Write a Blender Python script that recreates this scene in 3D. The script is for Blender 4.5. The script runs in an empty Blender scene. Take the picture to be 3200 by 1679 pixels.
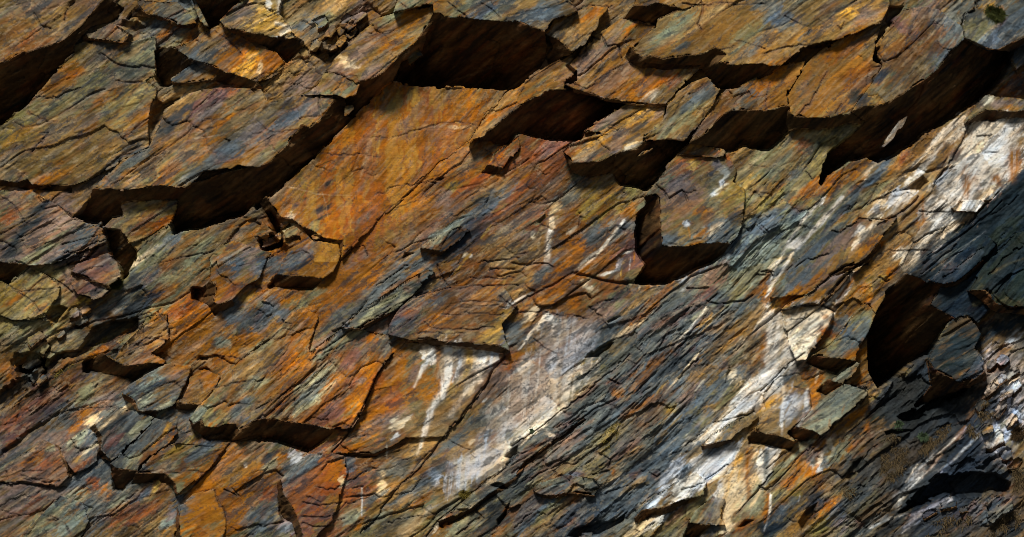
import bpy, math, random
import numpy as np
from mathutils import Vector

# ------------------------------------------------------------------ camera, sky, sun, exposure
sc = bpy.context.scene
PXM = 200.0                                   # survey pixels per metre on the rock face
W0, H0 = 3200.0, 1679.0
LIFT = 9.0                                    # height of the picture's middle above the quarry floor
ZREF = 110.0                                  # reference depth of the face
def wx(x): return (x - W0 / 2) / PXM
def wz(y): return (H0 / 2 - y) / PXM + LIFT
DIST = 110.0
cam_d = bpy.data.cameras.new("camera")
cam = bpy.data.objects.new("camera", cam_d)
sc.collection.objects.link(cam)
cam.location = (0, -ZREF / PXM - DIST, LIFT)
cam.rotation_euler = (math.radians(90), 0, 0)
cam_d.sensor_width = 36.0
cam_d.lens = 36.0 * DIST / (W0 / PXM)
cam_d.clip_start = 1.0
cam_d.clip_end = 1000.0
sc.camera = cam

SUN = Vector((-0.17, -0.70, 0.69)).normalized()
world = bpy.data.worlds.new("World")
sc.world = world
world.use_nodes = True
nt = world.node_tree
sky = nt.nodes.new("ShaderNodeTexSky")
sky.sky_type = 'NISHITA'
sky.sun_disc = False
sky.sun_elevation = math.asin(SUN.z)
sky.sun_rotation = math.atan2(SUN.x, SUN.y)
nt.links.new(sky.outputs[0], nt.nodes["Background"].inputs[0])
nt.nodes["Background"].inputs[1].default_value = 0.05
sun_d = bpy.data.lights.new("sun", 'SUN')
sun_d.energy = 5.0
sun_d.angle = math.radians(11)
sun_d.color = (1.0, 0.96, 0.89)
sun = bpy.data.objects.new("sun", sun_d)
sc.collection.objects.link(sun)
sun.rotation_euler = (-SUN).to_track_quat('-Z', 'Y').to_euler()
sun.location = (-20, -30, 50)
vs = sc.view_settings
vs.view_transform = 'Standard'
vs.look = 'None'
vs.exposure = -0.42
vs.gamma = 1.0
vs.use_curve_mapping = False
sc.cycles.filter_width = 0.85
sc.cycles.max_bounces = 4
sc.cycles.diffuse_bounces = 3

# ------------------------------------------------------------------ survey helpers
PAN = dict(A=(0, 0), B=(800, 0), C=(1600, 0), D=(2380, 0), E=(0, 550), F=(800, 550), G=(1600, 550), H=(2380, 550),
           I=(0, 1099), J=(800, 1099), K=(1600, 1099), L=(2380, 1099))
SCL = 820.0 / 1911.0
def pp(pan, x, y):
    return PAN[pan][0] + x * SCL, PAN[pan][1] + y * SCL
def parse(txt):
    out, pan = [], None
    for tok in txt.split():
        if tok[0].isalpha():
            pan = tok[0]; tok = tok[1:].lstrip(':')
            if not tok: continue
        a, b = tok.split(',')
        out.append(pp(pan, float(a), float(b)))
    return np.array(out)
HS = 2.5                                      # grid step
MX, MY = 220, 170
GX = np.arange(-MX, W0 + MX + HS, HS).astype(np.float32)
GY = np.arange(-MY, H0 + MY + HS, HS).astype(np.float32)
NX, NY = len(GX), len(GY)
XX, YY = np.meshgrid(GX, GY)

rs0 = np.random.RandomState(7)
LAT = [rs0.rand(256, 256).astype(np.float32) * 2 - 1 for _ in range(12)]
def vn(u, v, k=0):
    iu = np.floor(u); iv = np.floor(v)
    fu = (u - iu).astype(np.float32); fv = (v - iv).astype(np.float32)
    iu = iu.astype(np.int32) + k * 37; iv = iv.astype(np.int32) + k * 71
    a = LAT[k % 12]
    fu = fu * fu * fu * (fu * (fu * 6 - 15) + 10); fv = fv * fv * fv * (fv * (fv * 6 - 15) + 10)
    u0 = iu & 255; u1 = (iu + 1) & 255; v0 = iv & 255; v1 = (iv + 1) & 255
    return (a[v0, u0] * (1 - fu) + a[v0, u1] * fu) * (1 - fv) + (a[v1, u0] * (1 - fu) + a[v1, u1] * fu) * fv
def fbm(u, v, k=0, o=4, g=0.5):
    s = 0; a = 1.0; n = 0
    for i in range(o):
        s = s + a * vn(u, v, k + i); n += a
        a *= g; u = u * 2.03 + 11.3; v = v * 2.03 + 5.7
    return s / n * 1.6
def smooth(a, b, x):
    t = np.clip((x - a) / (b - a), 0, 1)
    return t * t * (3 - 2 * t)
# slate grain: s runs along the cleavage (up to the right), t across it
WARP = 18 * fbm(XX / 500, YY / 500, 3, 3)
FA = math.radians(36.5)
ca, sa = math.cos(FA), math.sin(FA)
SS = (XX * ca - YY * sa)
TT = (XX * sa + YY * ca) + WARP
# grain gets steeper to the lower right
STEEP = smooth(1700, 3000, XX + 0.4 * YY)
TT = TT + STEEP * 0.09 * (SS - 900)
SP = SS - 0.80 * TT                           # along the joints

def jag(poly, amp, seed, minlen=9.0, closed=True):
    """fractured outline: straight breaks of uneven length with sharp steps between them"""
    rs = np.random.RandomState(seed)
    pts = [tuple(p) for p in poly]
    n = len(pts); out = []
    big = amp * 190
    for i in range(n if closed else n - 1):
        a, b = pts[i], pts[(i + 1) % n]
        L = math.hypot(b[0] - a[0], b[1] - a[1])
        out.append(a)
        if L < 14: continue
        tx, ty = (b[0] - a[0]) / L, (b[1] - a[1]) / L
        pos = 0.0; off = 0.0
        lim = min(big, L * .085)
        while True:
            run = rs.choice([5, 11, 20, 42], p=[.28, .32, .25, .15]) * rs.uniform(.7, 1.5)
            nxt = pos + run
            if nxt > L - 5: break
            new = float(np.clip(off * .55 + rs.normal() * lim * .62, -lim, lim))
            bow = rs.normal() * .5
            out.append((a[0] + tx * (pos + run * .5) - ty * (off + bow), a[1] + ty * (pos + run * .5) + tx * (off + bow)))
            out.append((a[0] + tx * nxt - ty * off, a[1] + ty * nxt + tx * off))
            if rs.rand() < .6:
                sk = rs.uniform(-2.5, 2.5)
                out.append((a[0] + tx * (nxt + sk) - ty * new, a[1] + ty * (nxt + sk) + tx * new))
            pos = nxt; off = new
    if not closed: out.append(pts[-1])
    return np.array(out)

def window(poly, pad):
    i0 = max(0, int((poly[:, 0].min() - pad + MX) / HS)); i1 = min(NX, int((poly[:, 0].max() + pad + MX) / HS) + 2)
    j0 = max(0, int((poly[:, 1].min() - pad + MY) / HS)); j1 = min(NY, int((poly[:, 1].max() + pad + MY) / HS) + 2)
    return i0, i1, j0, j1
def sdf(poly, win, band=30.0, x0=None, y0=None):
    """signed distance (negative inside, clipped to band) and nearest outline point, on grid nodes of win"""
    i0, i1, j0, j1 = win
    X = GX[i0:i1]; Y = GY[j0:j1]
    nx, ny = len(X), len(Y)
    D = np.full((ny, nx), band, np.float32); PX = np.zeros((ny, nx), np.float32); PY = np.zeros((ny, nx), np.float32)
    IN = np.zeros((ny, nx), bool)
    n = len(poly)
    for k in range(n):
        ax, ay = poly[k]; bx, by = poly[(k + 1) % n]
        if ay != by:
            lo, hi = (ay, by) if ay < by else (by, ay)
            r0 = np.searchsorted(Y, lo, 'left'); r1 = np.searchsorted(Y, hi, 'left')
            if r1 > r0:
                xs = ax + (Y[r0:r1] - ay) * (bx - ax) / (by - ay)
                IN[r0:r1] ^= X[None, :] < xs[:, None]
        c0 = np.searchsorted(X, min(ax, bx) - band); c1 = np.searchsorted(X, max(ax, bx) + band)
        r0 = np.searchsorted(Y, min(ay, by) - band); r1 = np.searchsorted(Y, max(ay, by) + band)
        if c1 <= c0 or r1 <= r0: continue
        gx = X[c0:c1][None, :]; gy = Y[r0:r1][:, None]
        dx, dy = bx - ax, by - ay
        L2 = dx * dx + dy * dy + 1e-9
        t = np.clip(((gx - ax) * dx + (gy - ay) * dy) / L2, 0, 1)
        qx = ax + t * dx; qy = ay + t * dy
        d = np.sqrt((gx - qx) ** 2 + (gy - qy) ** 2)
        sub = D[r0:r1, c0:c1]; m = d < sub
        sub[m] = d[m]
        PX[r0:r1, c0:c1][m] = np.broadcast_to(qx, m.shape)[m]; PY[r0:r1, c0:c1][m] = np.broadcast_to(qy, m.shape)[m]
    return np.where(IN, -D, D), PX, PY
def linedist(pts, band, want_t=False):
    win = window(pts, band)
    i0, i1, j0, j1 = win
    X = GX[i0:i1]; Y = GY[j0:j1]
    D = np.full((len(Y), len(X)), band, np.float32); T = np.zeros((len(Y), len(X)), np.float32)
    seg = np.hypot(*np.diff(pts, axis=0).T); cum = np.concatenate([[0], np.cumsum(seg)]) / max(seg.sum(), 1e-6)
    for q, ((ax, ay), (bx, by)) in enumerate(zip(pts[:-1], pts[1:])):
        c0 = np.searchsorted(X, min(ax, bx) - band); c1 = np.searchsorted(X, max(ax, bx) + band)
        r0 = np.searchsorted(Y, min(ay, by) - band); r1 = np.searchsorted(Y, max(ay, by) + band)
        if c1 <= c0 or r1 <= r0: continue
        gx = X[c0:c1][None, :]; gy = Y[r0:r1][:, None]
        dx, dy = bx - ax, by - ay
        t = np.clip(((gx - ax) * dx + (gy - ay) * dy) / (dx * dx + dy * dy + 1e-9), 0, 1)
        d = np.sqrt((gx - ax - t * dx) ** 2 + (gy - ay - t * dy) ** 2)
        m = d < D[r0:r1, c0:c1]
        D[r0:r1, c0:c1][m] = d[m]
        T[r0:r1, c0:c1][m] = (cum[q] + t * (cum[q + 1] - cum[q]))[m]
    return (D, win, T) if want_t else (D, win)
# ------------------------------------------------------------------ slabs and blocks: (kind, label, front outline, depth at top, depth at lower edge, underside outline or None)
SLABS = [
 ('rock_mass', 'lumpy purple and tan rock mass above the dark gully in the upper left corner',
  'A -420,-300 900,-300 760,-20 690,70 600,190 480,290 380,330 200,385 170,372 100,420 60,450 -420,560', 70, 150,
  'A 770,-20 880,60 840,130 660,190 540,320 540,380 440,470 300,640 240,700 60,860 -20,920 -420,1150 -420,500 60,420 380,300 600,170 700,40'),
 ('rock_slab', 'large olive grey slab with red rust patch, below the upper left gully',
  'A 600,300 740,290 900,310 1130,260 1120,400 1130,545 1050,585 1140,640 1130,700 1090,780 1075,900 1080,1070 900,1160 720,1270 640,1310 530,1350 380,1350 230,1347 200,1307 120,1332 0,1312 -420,1290 -420,1100 0,915 60,865 240,705 300,645 440,475 540,385 530,330', 75, 118,
  'A -420,1270 0,1300 120,1320 200,1295 230,1335 522,1340 510,1397 400,1387 200,1377 60,1357 -420,1340'),
 ('rock_slab', 'grey and ochre slab over a dark triangular recess, right of the olive slab',
  'A 1255,345 1390,300 1520,220 1580,185 1640,215 1760,235 1911,330 B 150,380 210,460 180,530 100,570 0,610 A 1870,600 1740,555 1600,505 1415,440', 85, 150,
  'A 1140,345 1255,335 1415,430 1600,495 1870,590 1911,640 1900,660 1700,608 1590,592 1540,560 1420,450 1300,540 1245,600 1210,618 1165,610 1130,545 1118,395'),
 ('rock_slab', 'yellow slab with a white lime crust, at the top left edge',
  'A 1600,150 1690,60 1760,0 1800,-300 B 190,-300 185,0 170,100 240,180 290,280 0,248 A 1760,222 1650,205', 130, 195,
  'A 1620,190 1760,210 B 0,235 290,265 350,300 330,350 220,440 150,380 0,345 A 1800,290 1700,245'),
 ('rock_block', 'brown block with a bright left rim and hidden top, cut by the top edge',
  'A 1400,-300 1900,-300 1790,-14 1690,-10 1540,-12 1400,-14', 120, 185,
  'A 1395,-25 1790,-25 1740,20 1640,130 1520,190 1470,140 1430,70'),
 ('rock_plate', 'thin blue grey plate above the plate with the dark triangular recess',
  'A 990,-40 1060,10 1290,15 1380,100 1430,170 1330,185 1200,130 1060,95 1000,30', 85, 112,
  'A 1000,30 1060,90 1200,125 1330,180 1430,165 1400,200 1300,200 1180,150 1040,120 930,130 960,60'),
 ('rock_plate', 'small mauve plate standing out at the head of the olive slab',
  'A 620,245 800,168 880,205 935,245 900,310 780,290 640,275', 78, 102,
  'A 590,250 640,265 780,285 900,300 935,245 960,250 930,320 780,310 600,300'),
 ('rock_plate', 'striped grey plate under the dark triangular recess',
  'A 1235,590 1330,510 1420,445 1540,470 1600,490 1590,520 1550,572 1440,592 1330,602', 78, 100,
  'A 1240,585 1330,595 1440,585 1550,565 1600,515 1590,590 1440,612 1330,622 1250,612'),
 ('rock_slab', 'broad slab of mauve and rust streaks with a ragged edge over the great diagonal shadow',
  'A 690,1372 760,1290 900,1160 1080,1080 1140,950 1190,800 1370,680 1480,650 1700,640 1900,650 B 90,745 250,705 455,700 560,698 565,740 500,830 400,930 330,905 300,960 240,1010 230,1060 150,1130 110,1180 0,1222 A 1730,1205 1690,1230 1480,1250 1440,1300 1390,1345 1360,1365 1200,1352 1080,1352 1000,1377 930,1382', 85, 200,
  'E 690,85 930,90 1080,60 1340,65 B 0,1200 110,1160 230,1040 330,890 400,915 565,725 640,715 660,840 700,860 640,920 560,1000 440,1110 380,1190 300,1240 210,1330 F 110,130 0,230 E 1840,190 1780,260 1740,280 1620,320 1540,340 1460,370 1260,410 1240,330 1280,210 1300,165 900,185 880,230 870,280 800,290 750,345 540,310 600,250'),
 ('rock_slab', 'long rust and grey slab leaning diagonally beside the largest black recess',
  'B 510,520 620,380 770,230 890,130 990,100 1100,75 1290,40 1296,100 1260,170 1190,270 1080,370 960,490 930,530 880,560 760,592 730,610 640,555', 115, 180,
  'B 1290,80 1345,105 1240,250 1210,370 1060,450 1020,540 985,600 880,690 720,850 640,900 640,720 735,680 755,590 930,525 1080,360 1190,260'),
 ('rock_block', 'broken brown block at the foot of the long diagonal slab',
  'B 320,695 450,620 500,525 640,553 735,548 750,600 730,690 650,720 580,690 470,690', 115, 165, None),
 ('rock_slab', 'grey green overhanging slab above the largest black recess',
  'B 1000,98 1150,60 1290,40 1295,100 1345,100 1370,125 1500,132 1600,150 1800,165 1870,165 C 20,155 110,185 235,235 300,150 480,85 400,-10 380,-300 B 1100,-300', 150, 250,
  'B 1297,85 1345,85 1370,112 1600,135 1870,150 1974,170 2099,220 2115,330 2110,420 2040,540 1911,630 1840,656 1500,650 1280,631 1080,615 990,602 1020,540 1050,450 1200,370 1230,250'),
 ('rock_slab', 'great orange face with vertical rust streaks, under the largest black recess',
  'B 200,1340 380,1190 560,1000 720,850 980,595 1280,625 1840,650 1640,880 1540,1030 1300,1220 1130,1382 F 850,370 620,600 632,470 490,452 430,412 400,392 340,372 280,327 190,302 170,292 80,160', 5, 112,
  'F 70,140 170,280 190,290 280,315 400,380 490,440 632,455 634,550 612,560 604,490 490,482 420,462 370,420 300,345 215,335 190,375 150,420 90,300 20,200'),
 ('rock_slab', 'tan plank of rock rising above the broad black hollow right of centre top',
  'B 1540,1045 1640,880 1840,660 1911,635 C 100,580 290,460 430,392 475,500 385,605 380,655 240,660 210,705 170,700 0,812 B 1760,900 1620,1005', 75, 150,
  'B 1610,1000 1760,890 C 0,800 170,690 240,650 380,645 460,640 700,705 850,735 845,755 520,955 500,1000 430,1010 250,1000 60,955 20,970 B 1835,1045 1700,1030'),
 ('rock_slab', 'cracked mauve slab with an orange foot, beneath the scalloped overhang',
  'C 380,615 475,590 475,520 420,470 600,260 800,130 1050,190 900,320 870,360 850,450 1100,470 1380,475 1360,510 1200,660 1120,757 960,752 850,742 700,715 450,650', 105, 172,
  'C 440,640 700,705 850,732 960,742 1120,747 1125,775 960,778 850,765 700,740 450,672'),
 ('rock_slab', 'wide tan slab with a scalloped lower edge, upper right of centre',
  'C 870,350 1050,190 1060,140 1190,80 1300,60 1380,10 1390,-300 D 930,-300 930,40 880,150 700,240 560,290 330,340 140,480 C 1820,470 1640,480 1500,460 1560,400 1480,345 1360,400 1250,410 1100,435 1000,405 950,420 900,390', 120, 225,
  'C 860,340 900,380 950,410 1000,395 1100,425 1250,400 1360,390 1480,335 1570,395 1505,450 1640,470 1820,460 1958,480 1750,640 1640,642 1500,632 1430,570 1385,500 1300,505 1100,510 900,480 820,420'),
 ('rock_plate', 'tan plate with a dark notch, left of the scalloped slab',
  'C 235,240 300,150 480,85 560,50 700,60 590,230 530,330 470,360 430,380 400,350 320,285 280,270', 130, 190,
  'C 270,260 320,275 400,340 430,370 480,350 420,400 340,430 280,460 250,410 300,340'),
 ('rock_block', 'brown block over a black pocket at the top edge, right of centre',
  'C 895,45 920,-300 1390,-300 1380,20 1250,72 1200,58 1050,22 980,52', 130, 185,
  'C 885,35 980,42 1050,12 1200,48 1255,70 1060,140 1050,185 980,170 820,130'),
 ('rock_plate', 'striated green plate between the golden plate and the notched lobe',
  'C 1130,750 1200,670 1310,600 1420,560 1520,650 1490,700 1470,760 1390,880 1310,960 1250,1032 1100,1022 1050,1022 970,1032 960,980 1060,930 1120,830', 110, 160, None),
 ('rock_slab', 'golden yellow plate whose pointed foot juts over a black hollow',
  'C 520,955 700,840 840,752 980,765 1120,778 1100,870 1060,940 960,985 950,1042 900,1090 840,1095 780,1110 650,1170 560,1185 440,1188 430,1150 375,1110 420,1050 540,1000 700,972', 110, 172,
  'C 365,1105 430,1175 560,1172 780,1098 900,1078 950,1030 1100,1010 1250,1020 1310,1025 1200,1130 1040,1330 980,1375 800,1340 740,1260 560,1290 440,1250'),
 ('rock_slab', 'purple grey lobe with a hooked tip, above the wide dark ledge',
  'C 1310,1025 1310,990 1390,880 1490,720 1560,650 1650,640 1911,510 D 140,480 320,440 280,540 180,690 190,770 30,800 C 1850,805 1720,800 1600,800 1530,840 1480,890 1400,980', 110, 165,
  'C 1300,1020 1400,965 1480,880 1530,830 1600,790 1850,795 D 30,785 200,760 215,830 200,950 60,1080 0,1080 C 1700,1050 1560,1100 1540,1130 1200,1120 1290,1050'),
 ('rock_slab', 'large tan slab with diagonal combed streaks and a curved lower rim',
  'D 360,430 560,290 880,150 830,330 810,440 880,480 780,640 700,740 640,832 540,850 430,862 240,852 205,820 185,700 260,580', 115, 175,
  'D 190,800 240,840 430,850 540,838 640,820 700,830 740,900 600,905 500,940 300,935 200,960 180,900'),
 ('rock_slab', 'pitted brown slab above the long diagonal shadow on the right',
  'D 880,480 830,330 960,160 1050,60 1200,50 1290,70 1460,200 1470,290 1350,405 1280,505 1200,570 1030,685 940,740 850,765 740,780 640,832 700,740 780,640', 110, 190,
  'D 640,815 740,765 850,750 1030,670 1200,555 1350,390 1465,275 1620,350 1850,350 1840,430 1700,620 1640,690 1400,850 1200,950 1070,1060 860,1170 780,1130 640,1160 480,1260 440,1330 500,1130 660,990 760,880'),
 ('boulder', 'rough grey boulder with yellow lichen in the upper right corner',
  'D 1460,200 1480,100 1570,60 1560,0 1600,-300 2450,-300 2450,250 1911,270 1800,320 1700,370 1620,350 1530,310 1470,285', 190, 240,
  'D 1470,270 1530,295 1620,335 1700,355 1800,305 1911,255 2450,230 2450,330 1911,330 1800,380 1640,370'),
 ('rock_ledge', 'mauve and orange ledge above the white streaked wall at the right edge',
  'D 1640,690 1720,700 1911,722 2450,740 2450,830 1911,802 1830,812 1640,797 1580,832 1540,860 1480,905 1500,860 1580,760', 50, 85,
  'D 1480,895 1540,845 1580,820 1640,785 1911,790 2450,815 2450,880 1911,852 1640,872 1560,885 1520,915'),
 ('rock_mass', 'navy blue weathered rock mass filling the right edge',
  'H 1060,715 1200,590 1440,410 1580,280 1760,95 1850,15 2040,-170 2450,-300 2450,1000 1900,960 1800,955 1700,935 1640,1000 1580,1075 1500,1015 1410,1035 1320,990 1230,940 1310,795 1200,775 1150,745', 70, 140,
  'H 1055,705 1150,730 1200,760 1320,785 1240,935 1320,975 1420,1030 1340,1100 1230,1300 L 1230,10 1100,90 1000,170 940,220 870,260 810,150 800,0 H 800,1200 790,1130 860,1000 930,890 930,850', -.12, 2.2, .006),
 ('rock_block', 'dark green block low in the shade beneath the navy mass',
  'H 1410,1035 1500,1010 1560,1080 1600,1150 1550,1250 1620,1352 L 1610,150 1560,190 1440,225 1420,220 1260,130 1220,70 H 1230,1300 1340,1110', 110, 150,
  'L 1210,55 1260,115 1430,205 1560,175 1620,135 1650,200 1400,320 1150,400 1250,250'),
 ('rock_block', 'rust and grey block with a small round hole, over a black underside right of centre',
  'C 1040,1340 1200,1130 1505,1137 1600,1170 1640,1240 G 1630,0 1610,40 1700,100 1690,300 1640,450 1590,490 1500,482 1380,490 1280,517 1180,512 1095,505 1085,400 1075,300 1080,215 1080,160 1050,130 970,150 960,160 1040,60', 62, 150,
  'G 955,140 1070,140 1090,300 1100,400 1105,490 1280,502 1500,467 1605,480 1540,570 1450,630 1340,670 1260,720 1130,775 1000,780 910,775 960,700 990,640 920,550 915,460 920,370 930,280 980,190', -.01, 2.4),
 ('rock_slab', 'slate blue slab with a narrow black underside in the very centre',
  'F 1200,522 1330,430 1480,360 1560,400 1470,480 1375,553 1280,540', 82, 105,
  'F 1195,510 1280,528 1380,543 1335,582 1195,548'),
 ('rock_slab', 'orange and slate slab over a black letterbox recess, left of centre',
  'F 165,690 200,600 240,530 370,465 490,480 600,492 615,570 600,620 560,700 490,747 400,735 300,725 150,718', 62, 102,
  'F 140,705 300,712 400,722 495,735 480,760 400,822 250,818 95,810'),
 ('rock_block', 'small red block above a black notch, right of the orange face',
  'B 1690,1200 1740,1110 1911,990 1920,1080 1805,1220 1750,1212', 75, 100,
  'B 1685,1190 1750,1200 1810,1210 1770,1266 1650,1256'),
 ('rock_slab', 'wide brown slab with wavy cracks ending in a ledge over white drips',
  'F 960,1157 970,1080 1110,900 1330,820 1480,800 1800,800 1900,950 1790,1080 1850,1275 1740,1228 1560,1212 1400,1217 1260,1192 1095,1192', 85, 118,
  'F 1085,1180 1260,1180 1400,1204 1560,1200 1740,1215 1855,1265 1810,1302 1600,1270 1300,1237 1200,1222 1100,1212'),
 ('rock_slab', 'narrow blue green slab with sharp straight edges, left of the wavy cracked slab',
  'F 620,1105 700,1020 900,890 1100,760 1250,680 1300,700 1200,810 1100,900 970,1000 740,1112 680,1102', 85, 116,
  'F 615,1098 680,1092 740,1100 970,990 980,1010 800,1110 740,1135 640,1130'),
 ('rock_slab', 'rust slab streaked with white drips, under the long dark ledge',
  'J 1000,15 1090,-70 1300,-40 1800,10 1810,60 1560,400 1380,620 1090,630 1000,690 860,750 650,747 550,737 690,600 800,350 870,190', 55, 84,
  'J 550,727 650,735 860,738 1000,680 1085,620 1080,650 1000,705 870,768 700,765 560,750'),
 ('rock_slab', 'long grey green slab with a lobed foot over an arched shadow, lower left of centre',
  'I 1380,490 1440,400 1560,270 1640,160 1750,60 1911,-70 F 200,1060 330,950 450,1020 390,1290 500,1200 620,1115 740,1120 960,1160 J 990,10 870,190 800,350 700,560 565,560 400,532 200,502 60,485 I 1850,500 1740,575 1720,530 1640,530 1560,555 1490,545 1470,490 1410,525', 75, 138,
  'I 1370,480 1410,512 1470,478 1490,532 1560,542 1640,517 1720,517 1745,565 1850,490 J 60,472 200,490 565,548 550,600 470,660 380,720 250,690 180,665 0,640 I 1710,655 1500,640 1400,560'),
 ('rock_slab', 'slate slab with black streaks and a stepped left edge, lower left',
  'I 890,308 940,240 1050,170 1200,90 1390,110 1370,180 1300,330 1250,400 1150,432 1010,432 970,350', 72, 108,
  'I 880,300 970,340 1010,420 1150,422 1130,480 1040,472 990,440 950,385 895,350'),
 ('rock_slab', 'tan cracked slab over a curved black hollow at the left, below the gully',
  'E 830,1340 900,1230 1000,1130 1060,1030 1210,1000 1230,1180 1090,1290 1200,1352 I 1190,92 1090,86 940,101 830,73 760,25', 50, 94,
  'I 740,10 830,62 940,90 1090,75 1200,85 1110,110 960,215 800,170 600,140 600,90'),
 ('rock_slab', 'dark streaked slab with a pale upper rim and jagged left edge, low on the left',
  'I 690,535 850,410 1000,440 1120,480 950,660 860,760 812,795 730,700 742,620', 82, 108,
  'I 640,560 690,525 745,610 735,690 815,785 800,805 720,770 690,690'),
 ('rock_slab', 'pale grey slab with yellow rust bows over an arched hole, low on the left',
  'I 800,815 900,740 1120,485 1280,530 1290,600 1150,720 1000,862 900,857 840,847', 75, 112,
  'I 795,805 840,835 900,845 1000,850 1005,890 880,1010 830,1000 805,880'),
 ('rock_slab', 'brown slab with a hooked right corner beside the arched hole, low on the left',
  'I 1000,885 1170,705 1260,672 1640,702 1560,810 1480,902 1290,1040 1275,960 1200,886 1160,888', 72, 104,
  'I 990,875 1160,876 1200,874 1290,950 1305,1042 1270,1035 1240,965 1150,937 960,962'),
 ('rock_slab', 'rust and grey slab with fine curved cracks at the lower left edge',
  'I -420,900 -60,880 0,850 300,640 400,690 440,722 480,800 498,910 420,990 200,960 0,955 -420,980', 65, 96,
  'I 390,670 450,712 490,800 508,900 545,895 500,925 470,850 430,760'),
 ('rock_block', 'dark blue topped block with a maroon cracked face at the bottom, left of centre',
  'J 180,935 370,745 550,742 640,762 660,900 600,1100 560,1230 440,1352 400,1700 345,1700 340,1330 300,1200 240,1090 200,1040', 88, 132,
  'J 190,925 150,960 150,1060 170,1150 200,1220 260,1250 290,1340 300,1700 355,1700 350,1330 310,1200 250,1085 215,1030'),
 ('rock_slab', 'orange brown slab hanging below the left dark facet of the diagonal shadow',
  'E 880,185 1100,172 1290,178 1275,250 1240,335 1100,430 925,492 880,400 895,285 868,220', 25, 95,
  'E 755,395 820,400 885,395 930,480 975,550 970,600 900,730 880,745 860,650 800,590 780,480'),
 ('rock_plate', 'upper maroon plate on the stepped strata at the left',
  'E 520,700 560,640 780,560 850,630 875,735 790,800 660,757', 85, 108,
  'E 510,692 660,745 790,788 800,830 650,775 520,722'),
 ('rock_plate', 'lower maroon plate with hairline cracks beside the moss tuft',
  'E 510,780 520,722 650,775 800,830 740,882 680,902 560,862', 72, 96, None),
 ('rock_plate', 'mauve layered strata above the black triangular gap at the left edge',
  'E -420,80 0,100 230,110 420,215 520,305 740,380 770,480 560,560 380,640 210,652 110,632 0,628 -420,610', 85, 108,
  'E -420,595 0,615 110,622 215,645 100,740 50,792 0,755 -420,700'),
 ('rock_slab', 'olive slab with a pale curved spine under the black triangular gap',
  'E 50,795 210,662 330,720 430,800 420,880 320,1030 240,1045 80,1050 0,1020 -420,1000 -420,800 0,770', 65, 88, None),
 ('rock_block', 'rust and grey block with a serrated lower left edge, left of centre',
  'E 1520,600 1600,500 1700,470 1900,540 F 110,560 60,640 20,750 E 1790,800 1690,902 1600,932 1560,918 1575,800 1530,768', 65, 108,
  'E 1525,755 1575,788 1550,910 1600,920 1690,890 1700,945 1560,1012 1510,940 1400,885 1400,825 1480,820'),
 ('rock_slab', 'ochre slab over a small dark box recess beside the long grey green slab',
  'I 1300,366 1370,200 1480,130 1600,180 1545,300 1472,392 1400,382', 72, 98,
  'I 1295,352 1400,370 1475,380 1390,432 1275,420 1258,392'),
 ('rock_slab', 'pale striped slab with blue white streaks above the leftmost lower right box recess',
  'K 1768,582 1850,420 L 10,310 150,245 360,290 362,440 240,545 190,600 265,655 130,620 0,590', 55, 92,
  'K 1760,570 L 0,578 130,608 270,645 220,722 0,672 K 1740,672 1728,632'),
 ('rock_slab', 'plain grey green rectangular slab, the cleanest at the lower right',
  'L 245,550 430,370 510,300 600,237 780,268 770,330 600,470 440,622 380,580', 72, 102,
  'L 240,538 380,566 425,600 340,655 300,662 190,605'),
 ('rock_block', 'small grey green block over a black box recess, above the clean rectangular slab',
  'L 510,213 690,72 722,90 690,150 600,236', 62, 92,
  'L 505,200 605,226 590,250 480,320 425,290'),
 ('rock_slab', 'tan slab above the highest of the lower right box recesses',
  'H 520,1220 650,1050 760,920 840,1000 790,1130 700,1290 L 690,72 540,48 380,32', 40, 92,
  'L 382,20 540,36 690,62 560,162 440,125 335,85'),
 ('rock_plate', 'grey plate with an orange top under the white streaked wall, right edge',
  'H 1400,235 1450,182 1600,172 1640,192 1572,264 1490,256 1410,253', 48, 64,
  'H 1395,225 1410,243 1572,254 1565,275 1410,266 1388,245'),
 ('rock_plate', 'dark wedge plate beside the white streaked wall, above the navy mass',
  'H 1600,195 1700,120 1770,60 1850,20 1760,100 1680,170', 50, 66, None),
 ('rock_slab', 'smooth slate grey slab with rust margin between long ledges, right of centre',
  'H 60,885 140,770 230,660 330,560 500,400 570,410 720,310 880,322 1000,290 860,480 760,600 500,725 430,790 300,870', 70, 98,
  'H 300,855 430,775 500,712 760,588 870,480 880,520 780,640 640,700 500,745 320,880'),
 ('rock_slab', 'rusty brown slab ending in a toothed edge above white streaks, right of centre',
  'H 140,975 300,880 500,740 640,690 780,630 830,600 620,725 430,935 370,925 320,935', 66, 92,
  'H 310,922 370,912 430,922 620,712 650,730 560,840 440,952 360,960'),
 ('rock_slab', 'cream and white crusted slab with a folded lip, lower right of centre',
  'H 150,985 320,950 430,940 530,990 500,1080 430,1200 330,1340 260,1350 200,1200', 40, 76, None),
 ('rock_ledge', 'grey ledge with a long shadow above the orange and cream drips, lower right',
  'K 1380,690 1470,600 1580,530 1770,440 1800,480 1690,560 1600,645 1500,660', 62, 90,
  'K 1375,680 1500,648 1600,633 1620,660 1500,702 1400,722'),
 ('rock_ledge', 'pale ledge above a slanting dark gap at the bottom, right of centre',
  'K 900,1210 960,1110 1180,960 1340,880 1420,950 1400,1047 1250,1080 1150,1120 950,1152', 66, 98,
  'K 890,1215 950,1140 1150,1108 1250,1068 1405,1035 1330,1090 1150,1180 1000,1210 900,1255'),
 ('rock_slab', 'olive grey slab in the rust brown rubble at the bottom, right of centre',
  'K 160,1015 200,960 400,900 600,930 640,980 600,1050 440,1030 250,1052 180,1035', 78, 104,
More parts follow.
